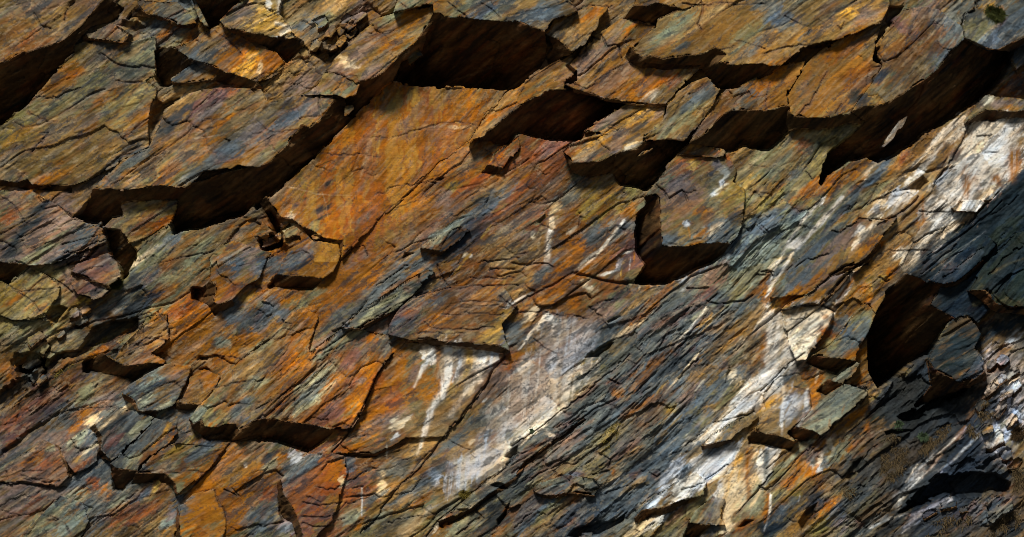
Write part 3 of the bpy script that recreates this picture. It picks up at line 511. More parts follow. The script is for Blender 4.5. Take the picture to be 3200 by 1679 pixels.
STAINS_AND_SHADE = '''A 200 200 350 200 P;150 330 200 80 R;250 130 120 60 T;480 100 120 90 T;60 250 150 120 B;350 40 200 40 P 10;170 470 120 40 K 0;700 700 600 250 G;600 970 130 150 R;480 560 150 60 O;850 360 110 40 O;760 700 150 50 O;350 620 80 30 O;900 560 120 60 G;300 1050 300 150 T;350 1280 250 80 O;950 950 80 30 K;860 1150 60 22 K;1000 860 150 60 O;100 950 150 100 L;450 1000 80 80 T;80 1220 100 60 C 37 .6;1280 70 200 60 S;1300 180 150 50 G;1250 200 80 50 S;780 230 150 40 P;1200 240 80 40 O;1450 400 150 80 S;1600 330 100 80 T;1700 420 150 90 O;1800 500 120 80 Y;1700 300 80 40 O;1850 130 80 100 Y;1750 130 80 60 P;1270 850 120 45 K;1400 780 60 50 K;1200 970 80 40 K;1650 650 120 60 R;1500 760 120 80 U;1450 900 150 60 P;1600 900 120 60 O;1500 1070 120 60 O;1650 1130 150 50 S;1300 1170 150 60 T;1000 1150 150 30 S;850 1260 200 40 S;1250 1250 120 50 O;1850 950 100 60 P;1400 1280 60 40 S;950 400 120 30 T;600 1100 150 60 T;200 1150 120 50 T;650 520 100 40 G
B 100 100 120 120 Y;90 40 40 70 W 90;220 220 60 30 W;380 200 120 60 S;300 60 100 60 T;560 60 120 70 T;520 150 60 40 G;720 100 120 60 P;100 440 100 80 O;30 500 25 80 C 80;330 600 120 60 P;130 640 80 60 T;600 600 120 60 B;1150 130 130 60 O;900 250 130 60 B;720 420 160 60 P;1000 330 100 60 O;850 520 100 40 P;620 420 30 110 C 55 .6;1100 40 150 40 G;1500 80 150 50 G;1750 90 150 60 S;1750 130 100 30 G;1200 900 560 330 O 20;1300 700 300 70 M 0;1080 900 90 30 P;850 1010 100 50 P;1000 760 100 40 G;1750 740 90 50 T;950 1150 120 200 O 85;812 1120 16 150 C 80;765 1240 14 90 C 82;650 1200 40 120 R 80;550 1180 40 100 R 80;1400 920 160 16 C 0 .7;1250 1080 200 80 O;1650 950 100 40 T;700 1100 30 150 O 90;890 1080 12 120 Y 85;1000 1130 14 120 R 84;1150 1080 20 140 O 84;1250 720 20 90 R 85;1400 740 22 90 B 85;1550 720 24 80 O 85;1150 690 18 70 Y 85;300 800 180 70 P;200 900 150 45 S;420 820 60 30 P;100 1050 120 60 P;60 1130 60 40 G;220 1060 90 30 G;1800 1200 150 100 O;1600 1150 100 40 T;1750 900 150 30 T;380 1260 60 60 M 80
C 150 100 150 60 S;300 100 80 30 S;60 60 80 40 T;450 200 120 60 T;560 120 80 40 O;1400 200 500 200 M;1150 250 200 60 G;1250 350 60 18 S;1750 250 150 60 G;1800 330 100 40 S;900 180 100 40 O;600 430 200 60 P;700 600 250 60 P;950 640 120 60 O;1150 570 60 60 R;1000 700 60 30 C;900 720 60 25 O;200 560 250 40 M;1250 830 200 60 G;1350 700 100 40 S;1150 950 100 40 G;900 900 100 50 Y;920 930 60 18 K;700 870 100 40 P;560 1080 130 45 Y;520 1130 80 30 C;750 1040 80 40 P;1050 830 60 40 P;850 1080 50 20 C;1750 700 120 50 S;1400 920 100 30 P;1600 650 80 30 P;150 1150 260 120 R;300 1050 150 60 U;100 1280 150 60 O;1300 1220 130 90 R;1320 1200 40 40 Y;1550 1250 40 80 C 120;1500 1180 30 40 P;1590 1180 22 80 R 100;1450 1270 28 12 K;1750 1280 120 60 G;1800 1150 80 40 G;800 1330 60 30 G;1000 210 100 40 M;1450 120 150 50 T;1100 330 100 30 T;1000 820 60 30 Y
D 400 200 500 200 M;250 250 150 70 M;100 100 60 150 S 50;640 120 60 80 Y 40;800 80 120 50 T;750 120 60 40 P;500 60 100 50 B;600 350 150 60 O;330 620 100 150 M;550 600 150 100 M;700 560 100 60 B;950 270 50 150 T 55;1050 200 40 150 U 55;1200 90 150 60 P;1100 400 200 150 B;1150 480 60 50 T;1370 110 100 60 S;1600 200 120 80 G;1640 50 60 50 Y;1830 100 150 100 S;1720 80 30 30 O;60 560 120 60 O;700 700 40 60 K 50;860 560 60 25 K;950 960 80 16 C 55;850 1050 50 40 P;750 1110 60 40 P;1000 1050 150 40 S;250 1150 150 80 M;330 1080 60 60 R;480 1080 100 60 G;100 1260 150 60 G;230 1280 60 30 S;650 1250 150 60 O;750 1290 100 18 C 50;880 1230 120 20 S 50;1000 1180 150 16 O 50;1230 1080 220 18 W 48;1130 1290 130 22 W 48;1400 930 120 14 W 45;1300 1150 150 20 T 48;1050 1150 60 20 R 50;1200 1200 120 16 V 48;1700 1150 220 260 W 60;1780 950 70 80 W 90;1560 930 60 60 W;1500 1270 40 120 O 80;1380 1280 60 60 V 70;1850 1200 60 150 O 90;1570 1300 26 60 O 80;1870 1050 60 40 T;1450 1120 40 60 P 60;1540 1010 14 70 O 82;1640 1000 10 60 T 85;1780 760 150 30 P 0;1850 780 60 20 O 0;1650 730 40 30 C;1850 600 100 80 R;300 720 60 60 S 50 .4;2100 300 200 200 S;2150 900 200 200 T
E 300 380 350 120 P;100 130 120 40 P;60 300 80 40 R;280 230 80 22 K;130 440 100 28 K;260 330 60 25 K;300 430 150 60 P;600 440 150 40 S;300 560 200 40 G;400 640 120 35 K;80 550 60 30 K;650 660 160 80 U;700 620 80 25 O;640 830 120 60 U;150 700 80 40 Q;300 760 120 60 G;60 850 100 60 L;200 940 120 60 G;200 960 60 30 O;100 900 80 25 O;280 990 60 25 O;100 1080 150 60 G;30 1320 60 60 O;350 1060 20 60 O 120;1080 320 150 80 B;1150 350 80 30 O;1000 240 80 30 L;1200 500 200 60 G;1000 620 170 16 C;1250 480 60 40 S;1350 600 150 40 G;1200 680 150 50 B;1060 760 60 60 S;1220 840 120 30 O;1150 880 80 60 B;850 930 150 60 S;1000 930 80 50 K;900 1020 150 40 K;600 900 60 30 L;560 1000 60 40 I 37 .6;530 1130 80 60 S;450 1250 120 40 Q;270 1180 60 60 P;300 1280 50 30 Q;1650 620 100 80 B;1700 660 80 60 S;1600 730 80 60 O;1850 600 80 80 P;1330 1000 120 60 R;1350 1080 150 50 O;1500 1080 150 80 O;1300 1200 200 40 O;1150 1130 100 60 T;1000 1180 80 50 T;1700 1000 60 100 S 60;1850 850 100 30 Y;1700 830 80 40 R;1600 1200 40 80 Q 50;1700 1250 40 120 O 70;1780 1100 40 120 S 70;1750 1180 26 100 O 70;1870 1050 30 100 R 75;1500 1330 60 20 T;1850 1300 60 60 T;700 1300 200 30 O;450 60 150 20 T;620 160 120 60 M;800 1000 40 30 V 37 .5
F 700 250 520 300 O;300 150 50 200 L 80;400 250 40 120 O 85;450 250 35 18 K;520 235 25 14 K;520 55 30 16 K;290 215 20 12 K;460 310 60 12 K 30;250 310 50 25 C;420 370 60 30 G;640 250 50 200 R 80;820 270 80 22 S;1100 200 200 100 O;1000 400 150 60 M;1400 150 80 60 P;1450 90 40 60 L;1600 60 150 60 R;1350 330 150 40 R;1500 220 200 50 B;1700 150 200 50 T;1650 250 200 45 S;1400 400 150 30 Q;1500 470 180 55 K;1680 400 50 8 Y 55;1520 570 20 14 C;1555 580 14 14 W;1500 640 70 7 Y 55;1850 380 80 150 P;1800 450 150 60 T;1700 680 250 80 B;1800 600 120 50 T;1600 900 250 100 B;1650 900 150 60 O;1820 750 100 40 O;80 350 80 60 B;250 400 80 40 G;90 470 60 20 P;100 560 80 40 O;300 600 120 45 S;330 650 100 22 K;500 590 80 80 O;280 470 60 20 O;80 640 60 60 S;100 900 50 150 O 60;130 960 45 100 S 60;40 1050 60 60 S;260 860 100 40 O;400 850 60 30 G;600 820 160 110 O;850 680 150 60 O;750 590 80 40 P;380 900 100 25 G;400 1050 150 60 O;100 1200 120 40 G;260 1260 120 40 O;330 1090 50 30 P;950 800 200 40 S;850 980 200 40 S;1100 880 150 35 Q;900 950 130 20 Q;1220 770 80 40 K;1240 720 60 20 S;1000 830 80 22 B;1150 720 80 14 O;1270 600 50 22 O;1200 640 60 20 S;1050 1030 120 40 U;1150 980 60 30 R;1000 1100 60 30 S;1500 1020 250 60 B;1300 1060 80 50 O;1450 1140 250 28 T 5;1700 1170 80 40 Y;1760 1120 30 40 Y;1845 940 14 40 W 70;1850 1000 40 30 Y;1880 1150 60 60 S;700 1150 200 28 Q;500 1270 120 28 Q;700 1280 100 40 U;830 1190 50 22 O;950 1250 80 40 S;450 1230 60 40 P;1050 1280 60 40 O;1250 1275 50 70 W 75;1450 1285 80 55 W 80;1600 1300 80 50 W 80;1350 1300 30 60 O 75;1560 1310 22 50 Y 80;1750 1290 60 30 V
G 150 80 250 80 R;100 200 200 60 B;400 150 120 50 S;600 200 100 100 L;560 270 40 80 L 55;350 60 150 60 B;300 220 40 40 C;285 400 26 85 W 80;265 530 22 120 W 82;165 440 22 30 C;200 500 16 80 C 80;440 390 40 18 W;700 470 200 13 W 50;560 600 120 10 W 40;500 480 100 60 O;600 420 60 60 S;800 400 80 60 S;830 480 60 60 B;880 240 60 60 O;800 150 100 80 L;900 580 100 100 U;780 650 30 60 I 85;830 560 50 10 W 20 .7;720 700 60 12 W 20;890 600 10 50 O 85;800 700 8 60 Y 85;860 640 8 60 I 85;120 620 200 80 M;150 720 150 60 B;50 800 100 60 T;380 650 60 20 O;230 700 80 30 S;500 700 200 18 O 40;350 820 200 60 O;600 800 60 100 G 70;585 820 24 80 C 65;450 900 60 80 O 70;700 830 120 80 B;1000 800 60 30 T;1020 810 10 30 W 90;930 810 8 40 C 90;650 1000 120 50 P;200 850 120 40 B;60 900 80 12 W 30;150 1000 80 30 C;230 1050 60 12 W 55;120 1170 80 7 W 55;340 1150 50 120 C 85;300 1060 26 60 W;390 1080 16 120 C 88;500 1150 150 100 P;580 1250 60 80 S;900 1100 200 60 S;800 1050 150 40 S;850 1120 120 22 C;1000 1200 200 50 S;1100 1060 120 40 P;1050 900 200 25 O 45;950 900 150 20 T;1150 950 100 30 S;1350 1000 200 60 S;1400 1000 120 22 Q;1250 1170 180 8 W 52;1120 1290 60 10 C 60;1400 1120 100 10 Y 55;1400 1060 60 10 Y;1350 1250 200 50 K;1500 1080 120 30 T;1650 1150 200 80 M 48;1850 1050 60 100 C 70;1700 1300 80 60 C 60;1880 1200 16 150 W 75;1750 1250 100 30 T;1850 1320 60 60 C;1250 200 150 90 P;1400 260 50 60 O 60;1200 100 100 60 P;1560 60 40 60 W 130;1500 110 40 18 W;1270 350 22 26 V;1290 410 10 50 O 100;1320 500 60 13 O 20;1220 440 60 40 Y 37 .6;1150 470 60 30 S;1500 420 100 60 S;1650 290 40 36 K;1480 390 50 20 C;1370 420 40 12 O;1430 300 60 40 B;1700 120 150 100 L;1820 80 100 60 G;1750 60 60 60 Y 37 .5;1750 250 120 40 M;1850 320 80 40 S;1700 480 150 60 S;1800 550 150 100 Q;1650 660 100 60 Q;1500 700 100 60 P;1300 750 100 40 V 37 .5;1400 640 100 20 O;1700 700 150 40 Q;1850 850 60 60 O;1640 880 100 30 G;1780 840 100 40 B;1400 880 150 40 U;1850 760 60 40 B;1150 700 200 26 O
H 100 60 120 60 M;130 80 40 30 O;250 100 100 60 G;80 200 80 60 L;250 320 80 80 S;150 450 150 80 Q;60 380 60 60 S;100 560 100 60 Q;500 130 80 60 O 45;400 70 150 40 O;700 60 120 18 O 48;800 120 150 40 G;760 60 100 18 S;1080 60 120 12 C 45;530 250 160 11 W 50;360 420 160 13 W 52;450 180 40 8 W 60;240 490 50 36 W;200 620 120 12 W 52;120 640 60 20 C;80 800 80 11 W 60;560 300 200 20 S 48;420 500 200 50 S;300 600 150 50 S;330 730 150 70 S;450 600 100 30 P;600 460 150 40 P;900 200 60 60 C 60;860 250 60 40 V 60;1000 160 100 40 V;1050 260 60 60 T;820 330 60 40 C 50;750 430 100 18 W 50;720 400 40 30 W;950 330 120 40 T;700 560 150 30 O;830 520 60 30 O;600 640 150 30 M;500 750 100 30 P;300 850 150 30 O;400 880 100 20 O;200 900 150 30 O;620 780 120 18 W 48;580 860 90 26 V 50;600 830 100 10 O 50;1180 300 50 150 O 70;1250 220 80 60 W 60;1300 300 80 80 W 60;1400 100 100 120 W 80;1330 50 60 80 V 80;1500 80 45 90 O 85;1600 60 60 90 V 85;1720 50 60 60 W 80;1760 20 26 60 O 80;1450 210 30 30 O;1530 210 50 40 V;1400 330 60 80 C;1230 400 60 60 T;1200 470 60 30 W;1150 620 60 40 C;1200 560 60 20 O;1040 650 30 60 C 110;1000 570 60 30 W;940 640 50 60 T 60;960 700 60 40 O;850 690 40 50 T;800 800 80 40 L;740 830 60 40 O;900 860 60 60 M;700 950 80 60 M;780 920 30 80 O 70;650 1050 60 60 O;720 1060 80 60 G;560 1080 60 60 S;650 1200 120 60 S;700 1290 80 40 O;520 1220 60 40 G;250 1050 100 80 V;400 1050 100 100 W 60;60 1100 40 150 C 80;130 1150 26 200 W 85;30 1250 40 100 O 85;220 1250 50 100 W 75;350 1150 80 80 V 60;260 1130 40 50 S;100 960 60 40 Y;500 1050 18 80 O 60;470 1150 40 80 R 60;420 1230 60 40 B;1500 500 380 260 N;1750 500 170 300 J;1450 300 120 60 N;1900 200 250 250 J;1300 600 120 8 Q 52;1400 540 100 6 Q 50;1250 680 60 26 S;1600 850 100 60 L 37 .6;1680 990 100 30 L;1650 1060 80 22 O;1530 1080 30 40 T;1750 1100 150 60 N;1450 1200 150 100 N;1700 1220 100 40 T;1850 1200 60 60 V;1800 700 60 60 B 37 .4;1380 950 60 60 N
I 50 150 80 100 O;200 170 60 40 S;200 100 50 18 C;300 300 350 40 J;250 400 250 50 R;100 620 120 40 R;400 250 200 30 B;300 330 80 20 K;650 300 120 60 G;800 250 80 60 T;700 400 150 60 P;600 470 80 40 O;560 560 60 30 O;650 500 50 30 C;950 130 200 40 B;1150 200 120 50 Q;1100 280 120 28 K;1250 160 60 40 P;1050 350 80 40 Q;1200 400 80 20 Q;1450 330 120 60 M;1500 200 60 60 O;1600 60 120 40 O;1330 50 150 40 O;1700 330 120 60 B;1750 400 80 50 S;1800 250 120 40 Q;1450 450 60 40 Q;1850 100 80 60 T;850 470 150 18 C;800 540 120 18 K;900 600 120 22 K;820 640 60 30 U;1000 560 100 30 Q;1000 700 120 40 S;1200 590 80 13 Y 55;1150 660 60 10 O;1250 620 12 50 O 60;1100 760 80 40 B;950 800 80 40 Q;560 640 80 40 Q;650 700 60 13 C;550 790 40 18 Y;600 830 80 30 R;300 700 150 60 P;250 790 60 40 O;100 780 140 18 Q;120 760 100 22 K;370 710 30 30 Q;300 850 120 40 R;400 900 80 40 P;150 1000 150 60 P;620 900 100 40 S;680 980 40 60 R;560 1060 80 40 O;740 1030 60 60 O;650 1120 100 60 S;450 1150 150 60 Q;300 1230 150 60 G;500 1260 100 60 Q;260 1090 40 30 R;50 1150 60 80 P;200 1170 60 40 R;700 850 60 40 S;1400 760 200 40 B;1250 780 120 40 M;1480 720 100 40 S;1300 700 150 18 L;1050 1150 150 60 R;1120 1020 80 12 Y 55;1000 1060 60 20 S;1200 1020 60 60 B;870 1080 80 25 Q;900 1180 100 40 R;1300 1000 60 40 G;1500 1150 150 100 O;1400 1230 80 60 O;1700 1000 150 60 O;1650 1050 60 40 B;1700 900 120 60 M;1780 830 18 26 W 80;1850 800 60 40 M;1220 1230 60 30 Q;1230 1180 40 40 P;1750 1250 120 40 O;1880 1200 30 60 S;1300 1130 60 60 S
J 250 80 120 80 O;100 60 100 60 M;60 230 60 20 Q;450 200 150 50 Q;350 350 150 50 Q;400 300 100 26 S;200 400 80 30 B;650 80 60 40 U;700 220 80 40 R;750 150 80 30 O;770 220 40 20 P;620 350 80 60 B;550 450 120 50 U;700 350 60 30 O;900 200 120 40 R 50;980 120 80 60 B;1060 100 50 100 O 70;950 370 150 60 R;850 450 80 40 O;1000 500 150 60 P;1050 530 80 36 C;1020 620 40 18 W;1150 180 50 100 P 70;1270 40 26 80 W 60;1200 150 16 80 W 70;1330 250 150 50 O;1400 130 26 150 W 85;1370 270 22 80 W 75;1270 470 30 120 W 75;1240 560 26 60 W 85;1200 680 13 50 V 80;1480 120 24 120 V 75;1550 130 35 120 Y 70;1650 130 32 130 W 80;1560 270 80 30 C 55;1450 420 60 60 T;1350 520 80 60 T;1460 300 50 80 Y 60 .5;1730 80 40 60 V;1820 200 120 120 P;1850 60 60 60 R;1650 500 150 60 S;1750 450 100 150 V 70 .7;1850 520 100 100 V 60 .6;1600 650 150 60 S;1550 780 150 100 T 60;1700 800 120 120 C 60 .8;1400 700 100 40 S;1850 680 80 14 W 40;1790 830 13 60 W 75;1500 900 150 80 C 60 .7;1400 850 40 60 P;1290 900 36 60 V;1200 1100 80 30 O;1370 1000 80 50 M;1150 1000 200 30 S;1250 1250 150 40 G;1100 1280 100 60 C 37 .5;1000 700 150 30 B;750 680 150 40 O;950 730 12 60 C 90;780 780 100 40 B;650 820 40 60 S;560 850 60 40 O;800 850 100 40 O;920 980 36 60 C 85;900 1030 40 30 C;780 1010 26 60 R 70;1000 850 60 60 S;850 1080 60 18 S;320 900 150 40 N;250 860 100 40 S;400 800 60 30 S;400 1050 120 100 U;500 1000 120 90 R;560 1120 60 60 M;400 1230 120 60 U;550 900 60 40 O;630 960 26 30 C;700 1200 80 40 Q;750 1250 30 80 O 70;770 1130 5 60 V 85;1000 1150 100 30 M;900 1220 60 30 Q;100 750 60 40 N;290 770 60 60 V 70;150 800 60 30 O;30 950 80 80 O;100 830 60 30 Q;60 1160 120 40 S;80 1050 60 40 R;220 1290 60 60 V 37 .5;60 1270 80 40 S;1550 1150 90 12 C;1480 1100 100 25 Q;1480 1290 120 50 Q;1560 1080 60 25 Q;1380 1250 40 40 O;1330 1260 40 12 W 55;1700 1050 100 40 S;1800 1200 80 80 K;1880 1150 40 60 B;1860 960 60 60 S;1520 1050 50 28 L;1800 1290 80 40 O
K 150 250 150 120 P;120 100 60 60 V;320 180 50 200 C 88;300 60 40 100 V 90;100 400 100 80 P;250 420 100 60 V;180 570 130 18 W 40;60 610 60 18 C;510 130 12 60 W 85;580 90 12 50 C 85;620 90 12 40 W 85;480 220 16 40 W 60;40 50 60 30 O 40;550 170 120 18 S;520 270 150 18 C 37 .5;600 350 150 60 S;400 520 150 30 S;420 520 80 14 U;500 450 60 40 S;250 680 200 40 S;200 760 200 40 Q;400 650 150 50 P;100 850 100 60 S;60 1000 80 60 S;180 700 60 14 O;290 610 12 50 W 60;780 300 40 60 O;740 200 60 20 U;900 250 60 25 O;900 120 150 60 S;1050 80 120 22 O;1000 130 150 40 B;1080 280 60 13 Y 55;880 370 150 40 S;800 360 60 8 C;1150 400 60 40 L;1000 450 200 60 B;720 600 120 60 L;700 700 100 30 L;900 600 120 40 B;850 700 100 40 U;850 430 60 40 O;950 400 150 18 O;1350 180 120 60 M 50;1420 350 80 60 S;1300 300 100 40 P;1450 400 60 40 M;1550 250 150 22 S 50;1280 110 150 6 C 50;1380 240 50 6 C 50;1650 180 60 50 C;1700 140 40 50 S;1780 60 80 60 T;1700 280 250 28 W 52;1800 150 120 22 T 52;1650 420 120 16 V 52;1550 480 120 28 C 50;1720 300 120 16 S 45;1850 150 30 60 W;1150 680 250 80 S 45;1000 800 150 80 S;1350 650 100 30 S;1450 600 80 18 C;1300 750 100 36 T;900 930 120 40 S;1150 900 120 36 V 50;1200 1000 60 25 W;1050 1080 150 22 V 45;950 1110 60 14 C;900 1200 80 30 S;1000 1030 60 40 S;1500 830 180 36 W 48;1420 920 120 40 I 48;1580 770 60 25 W;1350 980 120 30 V;1460 800 80 8 O 50;1280 1030 100 18 W 45;700 950 100 18 C 50;760 930 40 14 W;740 880 16 40 O 80;850 1000 100 22 T;700 1010 60 14 C;250 950 150 60 Q;500 980 120 40 G;450 1080 100 40 B;280 900 50 22 V;600 820 100 30 L;450 800 200 30 G;150 1100 150 60 B;280 1220 150 60 L;290 1290 60 40 Y;80 1200 100 40 B;500 1150 200 40 K;650 1200 150 60 K;750 1150 100 60 S;450 1300 100 60 K;950 1280 150 40 C;1080 1220 120 36 V;1250 1150 120 30 P;1600 1000 80 200 C 80;1500 1050 50 150 V 75;1520 1200 16 80 Y 80;1610 930 60 60 C;1720 900 32 180 O 85;1670 780 36 60 Y 80;1800 800 36 100 W 75;1850 850 36 80 S 70;1880 730 36 50 V 85;1650 1130 60 60 C;1450 1170 36 60 S 60;1350 1150 100 60 G;1760 1120 120 60 Q;1830 980 100 40 Q;1860 1150 24 60 O 85;1880 1080 12 60 W 80;1480 1290 100 30 S;1580 1310 60 30 C;1700 1270 80 40 B;1850 1290 60 60 N;1560 1000 12 120 T 82;1660 950 12 120 Y 84
L 30 200 60 100 W 70;100 250 60 200 V 75;160 430 16 180 W 85;40 60 50 80 O 60;280 430 60 100 T 80;330 350 24 100 W 85;390 220 60 60 O;330 150 36 80 O 80;410 170 14 60 C 85;390 330 40 40 O;60 380 80 26 Y;100 130 150 28 W 50;250 70 60 60 V;200 180 100 26 S 45;550 420 200 80 Q;650 300 100 36 S;500 520 16 60 O 75;600 420 10 40 O 75;600 170 60 25 Q;750 200 60 60 O;780 330 80 40 M;650 500 120 30 O;560 560 60 30 M;330 660 60 18 Q;200 800 200 18 Q;470 640 60 36 P;400 800 60 60 S;450 750 80 13 W 60;510 680 18 40 C;390 870 36 40 V;300 860 60 60 O;200 950 60 40 O;130 900 60 30 G;380 900 30 80 O 60;250 1050 60 50 L;280 1080 8 40 W 80;100 1080 80 40 G;40 1150 26 80 O 80;62 1180 10 60 W 85;150 1180 100 40 S;100 1300 120 50 N;600 750 100 60 Q;700 680 80 22 O;800 580 40 60 O 80;850 600 50 60 M;720 760 60 18 O;560 900 60 60 M;450 950 60 60 B;420 1100 60 80 K;500 1150 100 60 O;450 1270 100 60 L;560 1250 60 60 P;680 1080 150 60 S;650 1020 50 30 Q;850 700 60 20 P;720 830 80 60 S;760 850 60 60 N;950 800 200 150 X;1080 350 120 60 B;1080 290 60 22 V;1000 230 150 30 L;980 420 150 40 J;1300 420 200 100 K;1350 300 200 80 K;1480 330 120 60 N;1420 130 150 80 N;1330 100 80 40 J;1420 180 60 18 L;1550 90 60 60 S;1750 150 120 150 I;1850 100 80 60 I;1760 250 80 60 V;1850 250 60 60 W;1720 120 60 28 R;1650 400 100 60 X;1780 420 100 60 I;1640 560 50 22 Y;1750 600 100 60 V;1650 500 80 40 X;1880 450 40 40 V;1650 700 80 60 I;1740 800 80 60 P;1550 680 80 40 K;1450 700 200 60 K;1150 830 200 20 V 45;1060 1000 80 26 V 50;1180 950 100 26 S;1300 850 100 14 V;1250 760 80 13 V;1480 620 80 16 V;1300 600 150 30 X;1150 1050 150 60 K;1450 980 300 80 K;1850 900 40 100 X;1700 1150 80 80 S;1800 1100 60 40 P;1300 1120 80 36 I;1380 1080 60 20 I;1200 1170 100 30 U;900 1230 200 18 V 5 .6;1400 1200 60 40 R;750 1300 80 40 S;950 1280 150 28 K;1250 1300 150 40 X;1500 1230 100 60 P;1550 1150 60 40 I;1800 1290 100 60 X;1880 1290 60 40 K;1400 1320 100 25 L'''

